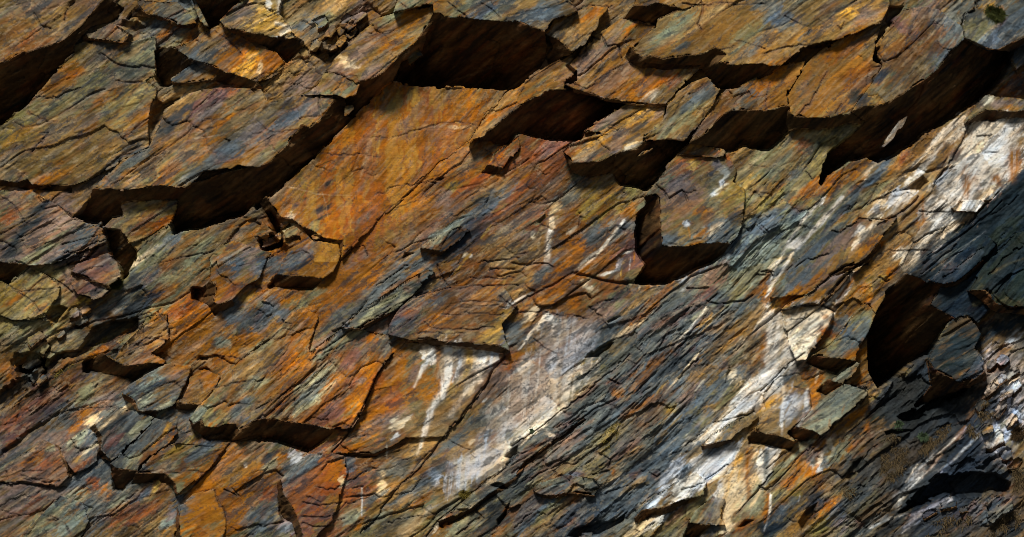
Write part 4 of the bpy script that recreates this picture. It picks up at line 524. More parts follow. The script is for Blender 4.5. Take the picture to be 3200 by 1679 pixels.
WASHES_AND_SHADE = [
 ('J 1235,-45 1750,0 1735,100 1690,220 1600,200 1500,260 1420,180 1350,260 1300,110 1220,60', 'W', .75, 'v'),
 ('E 1000,1040 1000,1110 760,1240 I 480,60 250,260 0,450 -150,550 -150,350 0,250 200,130 400,0 E 560,1260 690,1090 850,1050', 'K', .8, 'f'),  # gully shade painted in as blue black
 ('I 0,480 200,300 420,240 560,200 480,300 300,480 100,680 0,760', 'R', .6, 'g'),
 ('D 1480,930 1530,880 1640,900 1911,860 1911,930 1870,1050 1840,1230 H 1760,95 1580,270 1440,390 1300,480 1200,580 1080,690 1040,720 1000,560 1130,480 1170,250 1240,100 D 1250,1340 1330,1240 1470,1100', 'W', 1.0, 'v'),
 ('H 150,985 320,950 430,945 530,990 490,1090 420,1200 320,1352 L 330,60 150,190 20,330 K 1820,400 1700,440 1640,420 1750,260 1850,120 G 1850,1330 1800,1200 1850,1020 1911,960 H 60,960', 'W', .9, 'v'),
 ('K 1640,420 1560,520 1400,640 1330,690 1270,700 1350,600 1500,450', 'C', .8, 'g'),
 ('K 1270,880 1350,800 1500,730 1600,750 1600,800 1520,900 1380,1000 1250,1060 1170,1100 1180,1040', 'W', .85, 'g'),
 ('K 1440,1220 1480,1050 1560,920 1640,860 1690,720 1790,720 1911,720 L 150,740 100,830 30,930 K 1800,1010 1700,1120 1560,1280 1440,1250', 'C', .9, 'v'),
 ('L 150,260 350,300 360,430 270,510 200,560 160,600 150,420 120,300', 'V', .85, 'v'),
 ('J 1240,-40 1740,0 1720,110 1640,220 1560,340 1480,460 1400,600 1300,650 1200,740 1160,700 1230,560 1250,450 1330,330 1370,220 1250,120 1180,180', 'T', .7, 'v'),
 ('G 300,1000 440,1030 600,1100 650,1180 560,1290 520,1352 K 640,60 620,100 480,260 300,440 100,580 0,640 J 1850,700 1800,800 1700,920 1550,1000 1400,1050 1300,1000 1400,800 1560,700 1700,500 1800,300 1860,150 G 180,1250', 'V', .85, 'v'),
 ('K 380,380 250,500 100,590 0,650 J 1850,690 1780,830 1650,950 1500,980 1600,800 1750,650 K 0,540 200,440', 'C', .6, 'g'),
 ('L 1640,0 1911,-100 1911,700 1820,860 1700,860 1560,600 1650,300', 'I', .35, 'g'),
 ('B 20,-60 185,-40 170,100 240,190 290,270 100,250 0,230 A 1700,200 1850,40', 'Y', .6, 'g'),
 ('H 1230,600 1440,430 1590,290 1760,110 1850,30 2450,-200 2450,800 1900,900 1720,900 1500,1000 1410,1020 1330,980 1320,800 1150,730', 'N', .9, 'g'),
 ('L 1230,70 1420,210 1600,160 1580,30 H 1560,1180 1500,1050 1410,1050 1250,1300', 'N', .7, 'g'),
 ('L 850,300 1000,150 1200,60 1420,220 1600,200 1640,320 1500,420 1250,600 1050,650 900,560 860,420', 'K', .95, 'f'),  # shade of the upper hollow at lower right, put in as black
 ('L 950,1200 1050,950 1250,820 1500,640 1600,700 1800,880 1830,1020 1500,1080 1150,1150', 'K', .95, 'f'),  # shade of the low hollow at lower right, put in as black
 ('L 620,940 700,800 800,830 900,900 960,1050 800,1050 700,1000', 'S', .6, 'g'),
 ('L 880,560 1100,500 1300,520 1500,600 1300,760 1050,900 900,950 850,800', 'X', .8, 'g'),
 ('I -200,900 0,600 300,380 500,230 700,60 760,20 600,160 480,300 250,560 0,760', 'K', .7, 'f'),  # dark of the gully's lower run, painted into the rock colour
 ('G 1200,1000 1500,850 1700,960 1400,1250 1100,1352 K 900,0 500,420 100,800 0,900 0,700 400,420 800,60', 'S', .55, 'g'),
 ('K 700,400 1000,300 1300,200 1100,600 900,900 700,1150 400,1352 0,1352 0,1000 300,800', 'S', .5, 'g'),
 ('K 0,1352 300,1200 600,1100 800,1130 700,1352', 'K', .5, 'g'),
 ('A -300,-200 300,-100 900,300 1100,900 700,1300 0,1300 -300,1300', 'L', .30, 'g'),
 ('E -200,700 300,600 600,900 300,1300 -200,1400', 'L', .30, 'g'),
 ('L 1000,1352 1100,1180 1500,1080 1640,1060 1620,1300 1500,1400', 'K', .7, 'f'),  # bottom corner shade painted over the rubble
 ('L 1640,300 1720,330 1640,520 1480,640 1300,780 1100,980 1000,1060 950,980 1200,700 1450,480', 'K', .85, 'f'),  # painted dark band carrying the lower right shade on
 ('H 60,960 150,985 320,950 430,945 530,990 490,1090 420,1180 330,1300 250,1352 L 150,120 60,200 0,260 K 1800,380 1840,250 1911,100 H 0,1200 30,1050', 'W', .6, 'v'),
 ('K 1911,60 1911,250 1800,400 1660,440 1560,540 1400,650 1300,700 1420,560 1600,380 1760,180', 'W', .7, 'g'),
 ('K 1440,1220 1500,1050 1560,940 1640,900 1690,950 1690,1100 1560,1280', 'C', .7, 'v'),
 ('K 1790,730 1911,720 L 120,740 60,850 K 1900,900 1830,950 1780,880', 'V', .75, 'v'),
 ('L 0,-20 100,-60 330,-60 330,60 200,120 60,230 0,300', 'W', .6, 'g'),
 ('H 720,400 850,300 1000,150 1100,60 1150,110 1000,280 820,420 700,500', 'W', .6, 'v'),
 ('L 900,560 1000,480 1200,420 1560,180 1640,330 1480,560 1300,640 1200,600 1000,620', 'K', .9, 'f'),  # second coat of painted shade in the upper hollow
 ('L 1000,1200 1200,1000 1300,890 1500,870 1700,880 1840,960 1820,1030 1500,1075 1150,1150', 'K', .95, 'f'),  # second coat of painted shade in the low hollow
 ('L 1250,800 1500,620 1600,640 1500,760 1350,880 1200,960', 'K', .75, 'f'),  # painted shade between the two hollows
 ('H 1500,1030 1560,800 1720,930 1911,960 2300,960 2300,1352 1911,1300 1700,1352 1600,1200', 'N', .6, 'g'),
 ('L 640,900 850,300 1250,50 1640,250 1640,700 2200,900 2200,1500 600,1500', 'K', .5, 'f'),  # overall painted darkening of the shaded lower right
 ('H 1100,690 1300,520 1440,430 1330,600 1200,700', 'S', .5, 'g'), ('H 1400,620 1650,480 1911,300 1911,420 1650,640 1450,720', 'J', .7, 'g'), ('H 1200,700 1500,540 1600,560 1350,740', 'S', .45, 'g'),
 ('G 330,1010 440,1040 580,1110 600,1200 540,1352 K 560,60 440,250 280,440 100,570 0,630 J 1850,690 1790,800 1680,910 1550,980 1450,980 1560,760 1700,550 1830,300 1880,150 G 220,1250', 'I', .42, 'f'),
 ('A -500,-400 300,-400 900,250 1000,800 600,1300 -500,1350', 'J', .28, 'f'),  # light falloff at the upper left, painted as darker rock
 ('E -500,-50 350,100 300,900 100,1352 -500,1352', 'J', .25, 'f'),  # painted light falloff, continued down the left side
 ('I -500,-50 150,0 500,300 300,900 200,1500 -500,1500', 'N', .22, 'f'),  # painted light falloff at the lower left
]
STREAMS = [
 ('J 1270,-10 1240,80 1190,170 1150,260',15,'W',.9),('J 1400,-20 1400,130 1360,300 1270,430 1240,560 1200,680 1170,750',22,'W',.95),('J 1480,0 1480,120 1430,220',13,'V',.8),('J 1660,0 1650,120 1580,230 1480,360 1420,470',24,'W',.9),
 ('J 1330,-10 1320,120 1290,220',14,'O',.7),('J 1560,0 1550,110 1480,230',22,'Y',.8),('J 1720,20 1690,140',16,'V',.8),
 ('K 380,400 200,540 0,660 J 1850,690 1790,780',22,'W',.8),('G 290,320 270,470 255,640',22,'W',.95),('G 820,320 700,480 600,600 480,690',9,'W',.85),('G 245,1010 190,1090 80,1220',8,'W',.85),
 ('D 1480,930 1300,1060 1150,1250 1090,1340',24,'W',.9),('D 1400,960 1250,1090 1130,1230',9,'C',.8),('H 450,160 300,330 180,520 90,700 50,850',10,'W',.9),('H 590,155 430,350 300,470 230,560',12,'W',.9),('H 230,560 150,700 70,810',9,'W',.8),
 ('H 640,740 560,860 470,960',17,'W',.8),('H 700,700 620,830 520,990',11,'O',.85),('H 1500,20 1500,160',32,'O',.9),('D 1850,1130 1840,1300',40,'O',.9),('H 1180,160 1190,330',16,'O',.7),('H 1570,20 1600,110',20,'O',.5),('H 1720,20 1760,70',22,'O',.8),
 ('K 1730,730 1720,900 1730,1080',25,'O',.95),('K 1860,740 1850,920',20,'S',.85),('K 1530,1150 1520,1270',13,'Y',.8),('K 1660,740 1600,900 1560,1080',12,'Y',.6),('K 1870,1050 1870,1150 1850,1250',14,'O',.9),('K 1890,1050 1880,1200 1840,1310',7,'W',.9),
 ('L 165,260 160,420 150,600',11,'W',.9),('L 330,100 310,200',22,'O',.85),('L 400,130 380,300 390,420',26,'O',.8),('L 420,150 400,230',9,'C',.9),('L 530,650 440,770 380,860',14,'C',.85),('L 470,660 400,820',14,'O',.7),
 ('K 1911,60 1760,260 1650,400 1560,520',16,'W',.85),('H 60,1000 70,1200 30,1340',14,'W',.85),('H 150,1060 170,1180 130,1352',16,'C',.85),('H 20,1150 0,1300',30,'O',.8),
 ('G 1420,960 1250,1170 1110,1300',6,'W',.9),('G 1460,1000 1340,1150',7,'Y',.85),('G 1540,960 1430,1090',8,'Y',.7),('K 1340,60 1230,180 1180,210',7,'C',.8),
 ('B 175,-10 165,100',16,'W',.85),('B 150,170 250,200',12,'W',.7),('B 820,1020 800,1150 760,1300',13,'C',.8),('B 890,1040 880,1200',7,'Y',.7),('B 700,1020 690,1250',14,'R',.7),('B 600,1080 590,1300',10,'R',.6),
 ('F 410,40 400,300',10,'Y',.6),('F 240,80 380,110 430,130 560,140 700,140',5,'C',.7),('F 480,120 510,220 520,300',4,'C',.7),('F 1820,740 1800,830',7,'Y',.7),('F 1780,1050 1740,1210',18,'Y',.8),('F 1700,390 1640,450',5,'Y',.8),('F 1560,570 1440,720',6,'Y',.8),
 ('I 1220,540 1180,610 1110,680',9,'Y',.9),('I 1260,550 1250,640 1180,720',8,'O',.9),('I 1150,950 1080,1080',10,'Y',.85),('J 920,890 890,1060',22,'C',.7),('J 770,1000 770,1200',6,'V',.8),
 ('E 980,650 1100,500 1200,400',7,'C',.7),('A 20,1180 120,1230 200,1290',6,'C',.7),('A 1400,1010 1500,1000 1640,970',5,'C',.7),
 ('L 1260,770 1130,900 1060,1010 1000,1080',16,'V',.75),('L 1330,760 1180,930',8,'I',.75),('L 1500,560 1380,680 1240,800',10,'I',.75),('L 1580,620 1430,780 1300,880',7,'V',.7),('L 1640,640 1760,760',12,'I',.6),('L 1200,880 1080,1010 1010,1120',14,'V',.9),('L 1150,830 1060,960',6,'W',.8),('L 1330,880 1230,980',5,'I',.8),('L 1420,640 1330,720 1260,790',7,'W',.8),('L 1530,680 1450,750',6,'W',.8),('L 1550,560 1700,720 1830,880',9,'I',.6),('L 1030,1330 1180,1230',6,'I',.8),('L 1100,1200 1330,1110 1400,1080',8,'I',.8),('H 1240,690 1400,560 1560,460',5,'Q',.45),('H 1330,660 1500,500 1640,400',4,'V',.4),('H 1230,560 1330,480 1450,400',6,'S',.6),('H 1300,600 1420,530',4,'Q',.5),('H 1650,1050 1720,990 1760,950',12,'O',.6),('H 1560,930 1660,880',14,'L',.6),('H 1680,700 1800,640 1911,600',10,'G',.35),('L 800,1290 960,1220 1080,1190',8,'V',.7),('L 1050,1290 1250,1130 1380,1070',12,'I',.7),('L 1000,1060 1000,1150',22,'V',.7),
]
EXTRA_Z = '''
K 170 250 230 240 s
G 430 1200 180 150 s
J 1750 600 200 250 s
J 1600 850 200 150 s
G 1250 250 200 200 s
D 1700 1100 250 300 s
H 400 650 300 200 s
L 200 400 200 200 s
K 1600 1050 200 300 s
J 450 1100 200 200 s
I 1500 1150 250 200 s'''
CHIPS = [
 ('broken blocks left of the long diagonal slab', 'small tan block in the shattered cluster left of the long diagonal slab', 112,
  'B480,150,40,40 B540,235,45,26 B625,215,40,26 B690,185,42,22 B700,245,36,24 B585,330,60,34 B650,140,46,26 B745,130,44,26 B350,380,34,22 B430,330,40,22 B620,300,30,18'),
 ('shattered blocks at the lower left', 'small grey block among the shattered rock at the lower left edge', 72,
  'E530,1000,50,34 E610,970,40,22 E580,1060,44,26 E250,1180,44,30 E310,1270,50,28 E420,1160,30,24 I210,95,46,24 I250,165,50,34 I290,210,30,20'),
 ('broken blocks under the orange face', 'small rusty block wedged under the left foot of the great orange face', 62,
  'F50,410,60,44 F95,475,44,24 F150,450,32,24 F200,350,40,24 F260,410,60,40 F440,440,40,18'),
 ('pale blocks in the corner rubble', 'small pale angular block in the rubble at the lower right', 80,
  'L1690,90,44,34 L1760,60,40,34 L1820,160,54,40 L1740,200,44,26 L1680,260,50,28 L1850,260,40,40 L1780,320,50,24 L1600,390,44,26 L1740,430,50,40 L1830,500,44,30 L1700,650,60,40 L1780,740,50,34 L1850,820,40,30 L1380,1110,50,30 L1480,1150,40,28 L1230,1180,44,26'),
 ('thin strata on the left', 'thin dark edged leaf of the stepped strata at the left', 88,
  'E640,455,130,16 E660,515,110,16 E560,600,90,14'),
]
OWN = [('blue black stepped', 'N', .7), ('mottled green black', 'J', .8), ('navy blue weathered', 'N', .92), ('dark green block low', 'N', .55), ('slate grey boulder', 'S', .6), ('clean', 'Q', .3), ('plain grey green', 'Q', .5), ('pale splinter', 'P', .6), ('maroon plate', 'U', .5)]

# small broken pieces: one low many-sided piece each
GROUPS = [None] * len(SLABS)
for gname, glabel, gz, spots in CHIPS:
    for tok in spots.split():
        p_ = tok[0]; vals = [float(v) for v in tok[1:].split(',')]
        cx, cy, a_, b_ = vals
        r_ = random.Random(int(cx * 7 + cy))
        pts = []
        a_ *= r_.uniform(.7, 1.35); b_ *= r_.uniform(.65, 1.3); ro = r_.uniform(-.45, .45); cr_, sr_ = math.cos(ro), math.sin(ro)
        for (s1, j1_) in ((-1, -1), (0, -1.1), (1, -1), (1.1, 0), (1, 1), (.1, 1.15), (-1, 1), (-1.15, -.1)):
            s1 += r_.uniform(-.38, .38); j1_ += r_.uniform(-.38, .38)
            ex, ey = s1 * a_ * .80 + j1_ * b_ * .55, -s1 * a_ * .60 + j1_ * b_ * .75
            pts.append((cx + ex * cr_ - ey * sr_, cy + ex * sr_ + ey * cr_))
        f_ = p_ + ' ' + ' '.join('%.1f,%.1f' % q for q in pts)
        lw = [pts[i] for i in (7, 6, 5, 4, 3)]
        u_ = p_ + ' ' + ' '.join('%.1f,%.1f' % (q[0], q[1] - 4) for q in lw) + ' ' + ' '.join('%.1f,%.1f' % (q[0] + 3, q[1] + b_ * .55 + 5) for q in lw[::-1])
        SLABS.append(('rock_chip', glabel, f_, gz - 4, gz + 22 + r_.uniform(-6, 12), u_))
        GROUPS.append(gname)
# ------------------------------------------------------------------ relief zones
def blobs(win_c, rx, ry, ang):
    cx, cy = win_c
    r = max(rx, ry) * 1.9
    i0 = max(0, int((cx - r + MX) / HS)); i1 = min(NX, int((cx + r + MX) / HS) + 1)
    j0 = max(0, int((cy - r + MY) / HS)); j1 = min(NY, int((cy + r + MY) / HS) + 1)
    return i0, i1, j0, j1
SID = np.full((NY, NX), -1, np.int16)
for k, sl in enumerate(SLABS):
    po = parse(sl[2]); win = window(po, 4); i0, i1, j0, j1 = win
    SID[j0:j1, i0:i1][sdf(po, win, 3)[0] < 0] = k
    m = SID == k
    if m.any():
        rr_ = random.Random(40 + k)
        TT[m] += rr_.uniform(-.16, .16) * (SS[m] - SS[m].mean()) + rr_.uniform(0, 900)
        SP[m] += rr_.uniform(0, 900)
ZN = {k: np.zeros((NY, NX), np.float32) for k in 'bslfr'}
for ln in (ZONES + EXTRA_Z).split('\n'):
    p, x, y, rx, ry, z = ln.split()
    cx, cy = pp(p, float(x), float(y)); rx = float(rx) * SCL; ry = float(ry) * SCL
    i0, i1, j0, j1 = blobs((cx, cy), rx, ry, 0)
    d = np.sqrt(((XX[j0:j1, i0:i1] - cx) / rx) ** 2 + ((YY[j0:j1, i0:i1] - cy) / ry) ** 2)
    ZN[z][j0:j1, i0:i1] = np.maximum(ZN[z][j0:j1, i0:i1], 1 - smooth(.6, 1.6, d))

def facets(Wd, Ht, seed, warp=.055):
    """angular joint blocks (jittered cells in the grain / joint frame): random value, offsets from the block centre, distance to the joint"""
    u = SP / Wd + warp * fbm(SP / (Wd * .5), TT / (Ht * .5), seed, 3)
    v = TT / Ht + warp * fbm(SP / (Wd * .5), TT / (Ht * .5), seed + 3, 3)
    iu = np.floor(u).astype(np.int32); iv = np.floor(v).astype(np.int32)
    f1 = np.full(u.shape, 9, np.float32); f2 = f1.copy(); A = np.zeros_like(f1); DU = np.zeros_like(f1); DV = np.zeros_like(f1); Bv = np.zeros_like(f1)
    L1, L2, L3, L4 = [LAT[(seed + q) % 12] for q in (0, 2, 5, 7)]
    for dj in (-1, 0, 1):
        for di in (-1, 0, 1):
            ci = iu + di; cj = iv + dj
            ky = (cj * 7 + seed) & 255; kx = (ci * 13 + cj * 3) & 255
            du = u - (ci + .5 + .42 * L1[ky, kx]); dv = v - (cj + .5 + .42 * L2[ky, kx])
            d = np.maximum(np.abs(du + .25 * dv), np.abs(dv)) + .15 * np.abs(du)
            m = d < f1
            f2 = np.where(m, f1, np.minimum(f2, d))
            f1 = np.where(m, d, f1); A = np.where(m, L3[ky, kx], A); Bv = np.where(m, L4[ky, kx], Bv)
            DU = np.where(m, du, DU); DV = np.where(m, dv, DV)
    return A, Bv, DU, DV, f2 - f1
ZN['f'] *= 1 - .8 * ZN['s']; ZN['b'] *= 1 - .6 * ZN['s']
zb_, zs_, zl_, zf_, zr_ = ZN['b'], ZN['s'], ZN['l'], ZN['f'], ZN['r']
rough = np.clip(.30 - 0.18 * zs_ + 0.36 * zf_ + 0.5 * zr_ + 0.1 * zb_, .16, 1.4)
g1 = fbm(SS / 230, TT / 34, 1, 3); g2 = fbm(SS / 90, TT / 9, 5, 3) * (1 - zf_) + zf_ * 1.2 * fbm(SS / 330, TT / 10, 5, 4); g3 = fbm(SS / 30, TT / 4.5, 2, 2)
iso1 = fbm(XX / 190, YY / 190, 8, 4); iso2 = fbm(XX / 26, YY / 26, 9, 3); iso3 = fbm(XX / 7, YY / 7, 4, 2)
REL = rough * (5.0 * g1 + 2.0 * g2 + 0.8 * g3) + 9 * iso1 + (.7 + 3.2 * zl_ + 2 * zr_ - .4 * zs_) * iso2 + (.28 + .5 * zl_ + .7 * zr_ - .1 * zs_) * iso3 + 9 * zl_ * fbm(XX / 60, YY / 60, 6, 3)
# thin slate leaves that break off in steps
n = fbm(SS / 210 + .3 * g2, TT / 60, 7, 4) * 4.5
fr = n - np.floor(n)
REL += (np.floor(n) + smooth(.0, .10, fr)) * (1.6 + 1.6 * zf_ + 1.5 * zb_ - 1.1 * zs_)
n = fbm(SS / 80 + .4 * g3, TT / 20, 10, 3) * 3.2
fr = n - np.floor(n)
REL += (np.floor(n) + smooth(.0, .14, fr)) * (0.35 + 1.3 * zf_ + 1.3 * zr_ - .3 * zs_)
def tilt(A, Bv, DU, DV, amp, imb):
    return amp * (.5 * A + .9 * A * DU + .8 * Bv * DV) + imb * smooth(-.3, .2, Bv) * (.5 * DV - .85 * DU)
a0, b0, u0_, v0_, e0 = facets(300, 105, 8)
REL += tilt(a0, b0, u0_, v0_, 8, 11) * np.clip(.7 + .3 * zb_ - .66 * zs_ + .2 * zr_, 0, 2)
a, b1, u1_, v1_, e1 = facets(120, 44, 1)
REL += tilt(a, b1, u1_, v1_, 4, 5.5) * np.clip(.4 + .8 * zb_ + .8 * zr_ - .36 * zs_ + .15 * zf_, 0, 2)
a2, b2, u2_, v2_, e2 = facets(46, 17, 3)
REL += tilt(a2, b2, u2_, v2_, 2.6, 3.8) * np.clip(.25 + 1.0 * zb_ + 1.5 * zr_ - .2 * zs_ + .25 * zf_, 0, 2) * smooth(-.35, .3, iso1 + .5 * g1)
a3, b3, u3_, v3_, e3 = facets(260, 11, 6, .05)
REL += (a3 * 2.6 + v3_ * 2.0 * b3) * (zf_ * .9 + .16 * (1 - zs_))
tx0 = b0
# joints: some of the block boundaries stand open
JO = np.exp(-(e0 / .035) ** 2) * smooth(-.1, .5, fbm(SP / 200, TT / 90, 5, 3)) * (1 - .75 * zs_)
JO1 = np.exp(-(e1 / .06) ** 2) * smooth(.1, .5, fbm(SP / 120, TT / 60, 2, 3)) * (1 - .9 * zs_)
REL -= 6 * JO + 2.2 * JO1
# holes and cracks
DIG = np.zeros((NY, NX), np.float32)
CRK = np.full((NY, NX), 40, np.float32)
for k, (txt, dep) in enumerate(HOLES):
    po = jag(parse(txt), .05, 900 + k)
    win = window(po, 12)
    d, _, _ = sdf(po, win, 40)
    i0, i1, j0, j1 = win
    cx, cy = po.mean(0)
    DIG[j0:j1, i0:i1] = np.minimum(DIG[j0:j1, i0:i1], -dep * smooth(1, -9, d))
cw = fbm(XX / 14, YY / 14, 11, 3) * 5; cw2 = fbm(XX / 14, YY / 14, 2, 3) * 5
for k, (txt, w, dep) in enumerate(CRACKS):
    if dep <= 0: continue
    po = jag(parse(txt), .028, 500 + k, 8, closed=False)
    d, (i0, i1, j0, j1) = linedist(po, 40)
    CRK[j0:j1, i0:i1] = np.minimum(CRK[j0:j1, i0:i1], d)
    ww = w * .85 * np.clip(.62 + .75 * iso1[j0:j1, i0:i1] + .5 * iso2[j0:j1, i0:i1], .25, 1.5)
    DIG[j0:j1, i0:i1] = np.minimum(DIG[j0:j1, i0:i1], -dep * np.exp(-(d / ww) ** 2))
# base level
num = np.zeros((NY, NX), np.float32); den = num + 0
for tok in BASEPTS.split():
    x, y, z = tok[1:].split(',')
    cx, cy = pp(tok[0], float(x), float(y))
    w = 1.0 / ((XX - cx) ** 2 + (YY - cy) ** 2 + 60.0 ** 2) ** 1.6
    num += w * float(z); den += w
BASE = num / den

# ------------------------------------------------------------------ slabs: solve heights
BASEH = BASE + REL + DIG
work = []
crisp0 = fbm(SS / 120, TT / 40, 4, 4, .55)
UNDER = np.zeros((NY, NX), bool)
for k, (kind, label, ftxt, zt, zb, utxt, *ext) in enumerate(SLABS):
    raw = parse(ftxt)
    po = jag(raw, .032 if kind != 'rock_chip' else .012, 100 + k)
    allp = po if utxt is None else np.vstack([po, parse(utxt)])
    win = window(allp, 8)
    i0, i1, j0, j1 = win
    x = XX[j0:j1, i0:i1]; y = YY[j0:j1, i0:i1]
    rel = (REL + DIG)[j0:j1, i0:i1]
    dF, pFx, pFy = sdf(po, win, 30)
    zt = 60 + (zt - 60) * .8; zb = 60 + (zb - 60) * .8
    if kind == 'rock_chip' and GROUPS[k]:
        zc_ = float(BASEH[int((raw[:, 1].mean() + MY) / HS), int((raw[:, 0].mean() + MX) / HS)])
        zt, zb = zc_ + 1, zc_ + 13 + 6 * random.Random(k).random()
    clip = np.stack([np.clip(raw[:, 0], -60, W0 + 60), np.clip(raw[:, 1], -60, H0 + 60)], 1)
    tiltr = ext[0] if ext else random.Random(k).uniform(-.02, .02)
    ctr = clip.mean(0)
    if utxt is not None:
        uw = window(raw, 20)
        ud, _, _ = sdf(parse(utxt), uw, 40)
        ii_ = np.clip(((raw[:, 0] + MX) / HS).astype(int) - uw[0], 0, ud.shape[1] - 1); jj_ = np.clip(((raw[:, 1] + MY) / HS).astype(int) - uw[2], 0, ud.shape[0] - 1)
        con = ud[jj_, ii_] < 5
        tgt = np.where(con, zb, zt)
        nrm = np.hypot(*(clip - ctr).T).max()
        Am = np.stack([(clip[:, 0] - ctr[0]) / nrm, (clip[:, 1] - ctr[1]) / nrm, np.ones(len(clip))], 1)
        Am2 = np.vstack([Am, [[0, .9, 0], [.9, 0, 0]]]); tg2 = np.concatenate([tgt, [.9 * .35 * (zb - zt), 0]])
        sol = np.linalg.lstsq(Am2, tg2, rcond=None)[0]
    else:
        nrm = np.hypot(*(clip - ctr).T).max()
        sol = np.array([.25 * (zb - zt), .5 * (zb - zt), (zt + zb) / 2])
    def plane(px_, py_):
        return np.clip(sol[0] * (px_ - ctr[0]) / nrm + sol[1] * (py_ - ctr[1]) / nrm + sol[2], zt - 60, zb + 45) + tiltr * (px_ - ctr[0])
    zf = plane(x, y)
    chip = 1.2 * np.exp(-np.clip(-dF, 0, 60) / 3.0) * (1 + iso2[j0:j1, i0:i1])
    zfr = zf + rel * .74 - chip
    zfr = np.maximum(zfr, BASE[j0:j1, i0:i1] + 2 + rel * .8)
    inF = dF < 0
    H = zfr.copy()
    inU = np.zeros_like(inF)
    if utxt is not None:
        up = jag(parse(utxt), ext[2] if len(ext) > 2 else .020, 300 + k)
        dU, pUx, pUy = sdf(up, win, 30)
        bd = np.full(x.shape, 1e9, np.float32); bz = np.zeros(x.shape, np.float32)
        m = len(raw)
        rz = plane(raw[:, 0], raw[:, 1])
        for e in range(m):
            ax, ay = raw[e]; bx, by = raw[(e + 1) % m]
            dx, dy = bx - ax, by - ay
            t = np.clip(((x - ax) * dx + (y - ay) * dy) / (dx * dx + dy * dy + 1e-9), 0, 1)
            d = np.hypot(x - ax - t * dx, y - ay - t * dy)
            mm = d < bd
            bd[mm] = d[mm]; bz[mm] = (rz[e] + t * (rz[(e + 1) % m] - rz[e]))[mm]
        kd = ext[1] if len(ext) > 1 else 1.75
        fu_ = bd / 34 + .9 * crisp0[j0:j1, i0:i1] + .25 * a0[j0:j1, i0:i1]
        fr_ = fu_ - np.floor(fu_)
        zu = bz - kd * bd - 1 + rel * 1.5 + 4 * g1[j0:j1, i0:i1] + 9 * (fr_ - smooth(.0, .25, fr_)) * smooth(-.1, .3, iso1[j0:j1, i0:i1])
        inU = (dU < 0) & ~inF
        H = np.where(inF, zfr, zu)
        bsub = BASEH[j0:j1, i0:i1]
        near = smooth(7, 0, dU) * (dF > -6)
        bsub[:] = np.where((dU < 7) & (dF > -6), np.minimum(bsub, zu - 5 * near + (dU > 0) * 40 * (1 - near)), bsub)
    else:
        dU = None
    # node positions, snapped to the fractured outlines
    px = x.copy(); py = y.copy()
    if dU is not None:
        s = np.abs(dU) < HS * .55
        px = np.where(s & ~inF, pUx, px); py = np.where(s & ~inF, pUy, py)
    s = np.abs(dF) < HS * .62
    px = np.where(s, pFx, px); py = np.where(s, pFy, py)
    cF = (dF[:-1, :-1] + dF[1:, :-1] + dF[:-1, 1:] + dF[1:, 1:]) < 0
    cU = np.zeros_like(cF) if dU is None else ((dU[:-1, :-1] + dU[1:, :-1] + dU[:-1, 1:] + dU[1:, 1:]) < 0) & ~cF
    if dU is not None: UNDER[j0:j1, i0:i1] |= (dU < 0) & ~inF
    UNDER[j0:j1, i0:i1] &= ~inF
    work.append((kind, label, win, px, py, H, cF, cU))

TOP = BASEH.copy()
for (_, _, (i0, i1, j0, j1), _, _, H, cF, cU) in work:
    mk = np.zeros(H.shape, bool); mk[:-1, :-1] |= cF | cU; mk[1:, 1:] |= cF | cU
    t_ = TOP[j0:j1, i0:i1]; t_[mk] = np.maximum(t_, H)[mk]
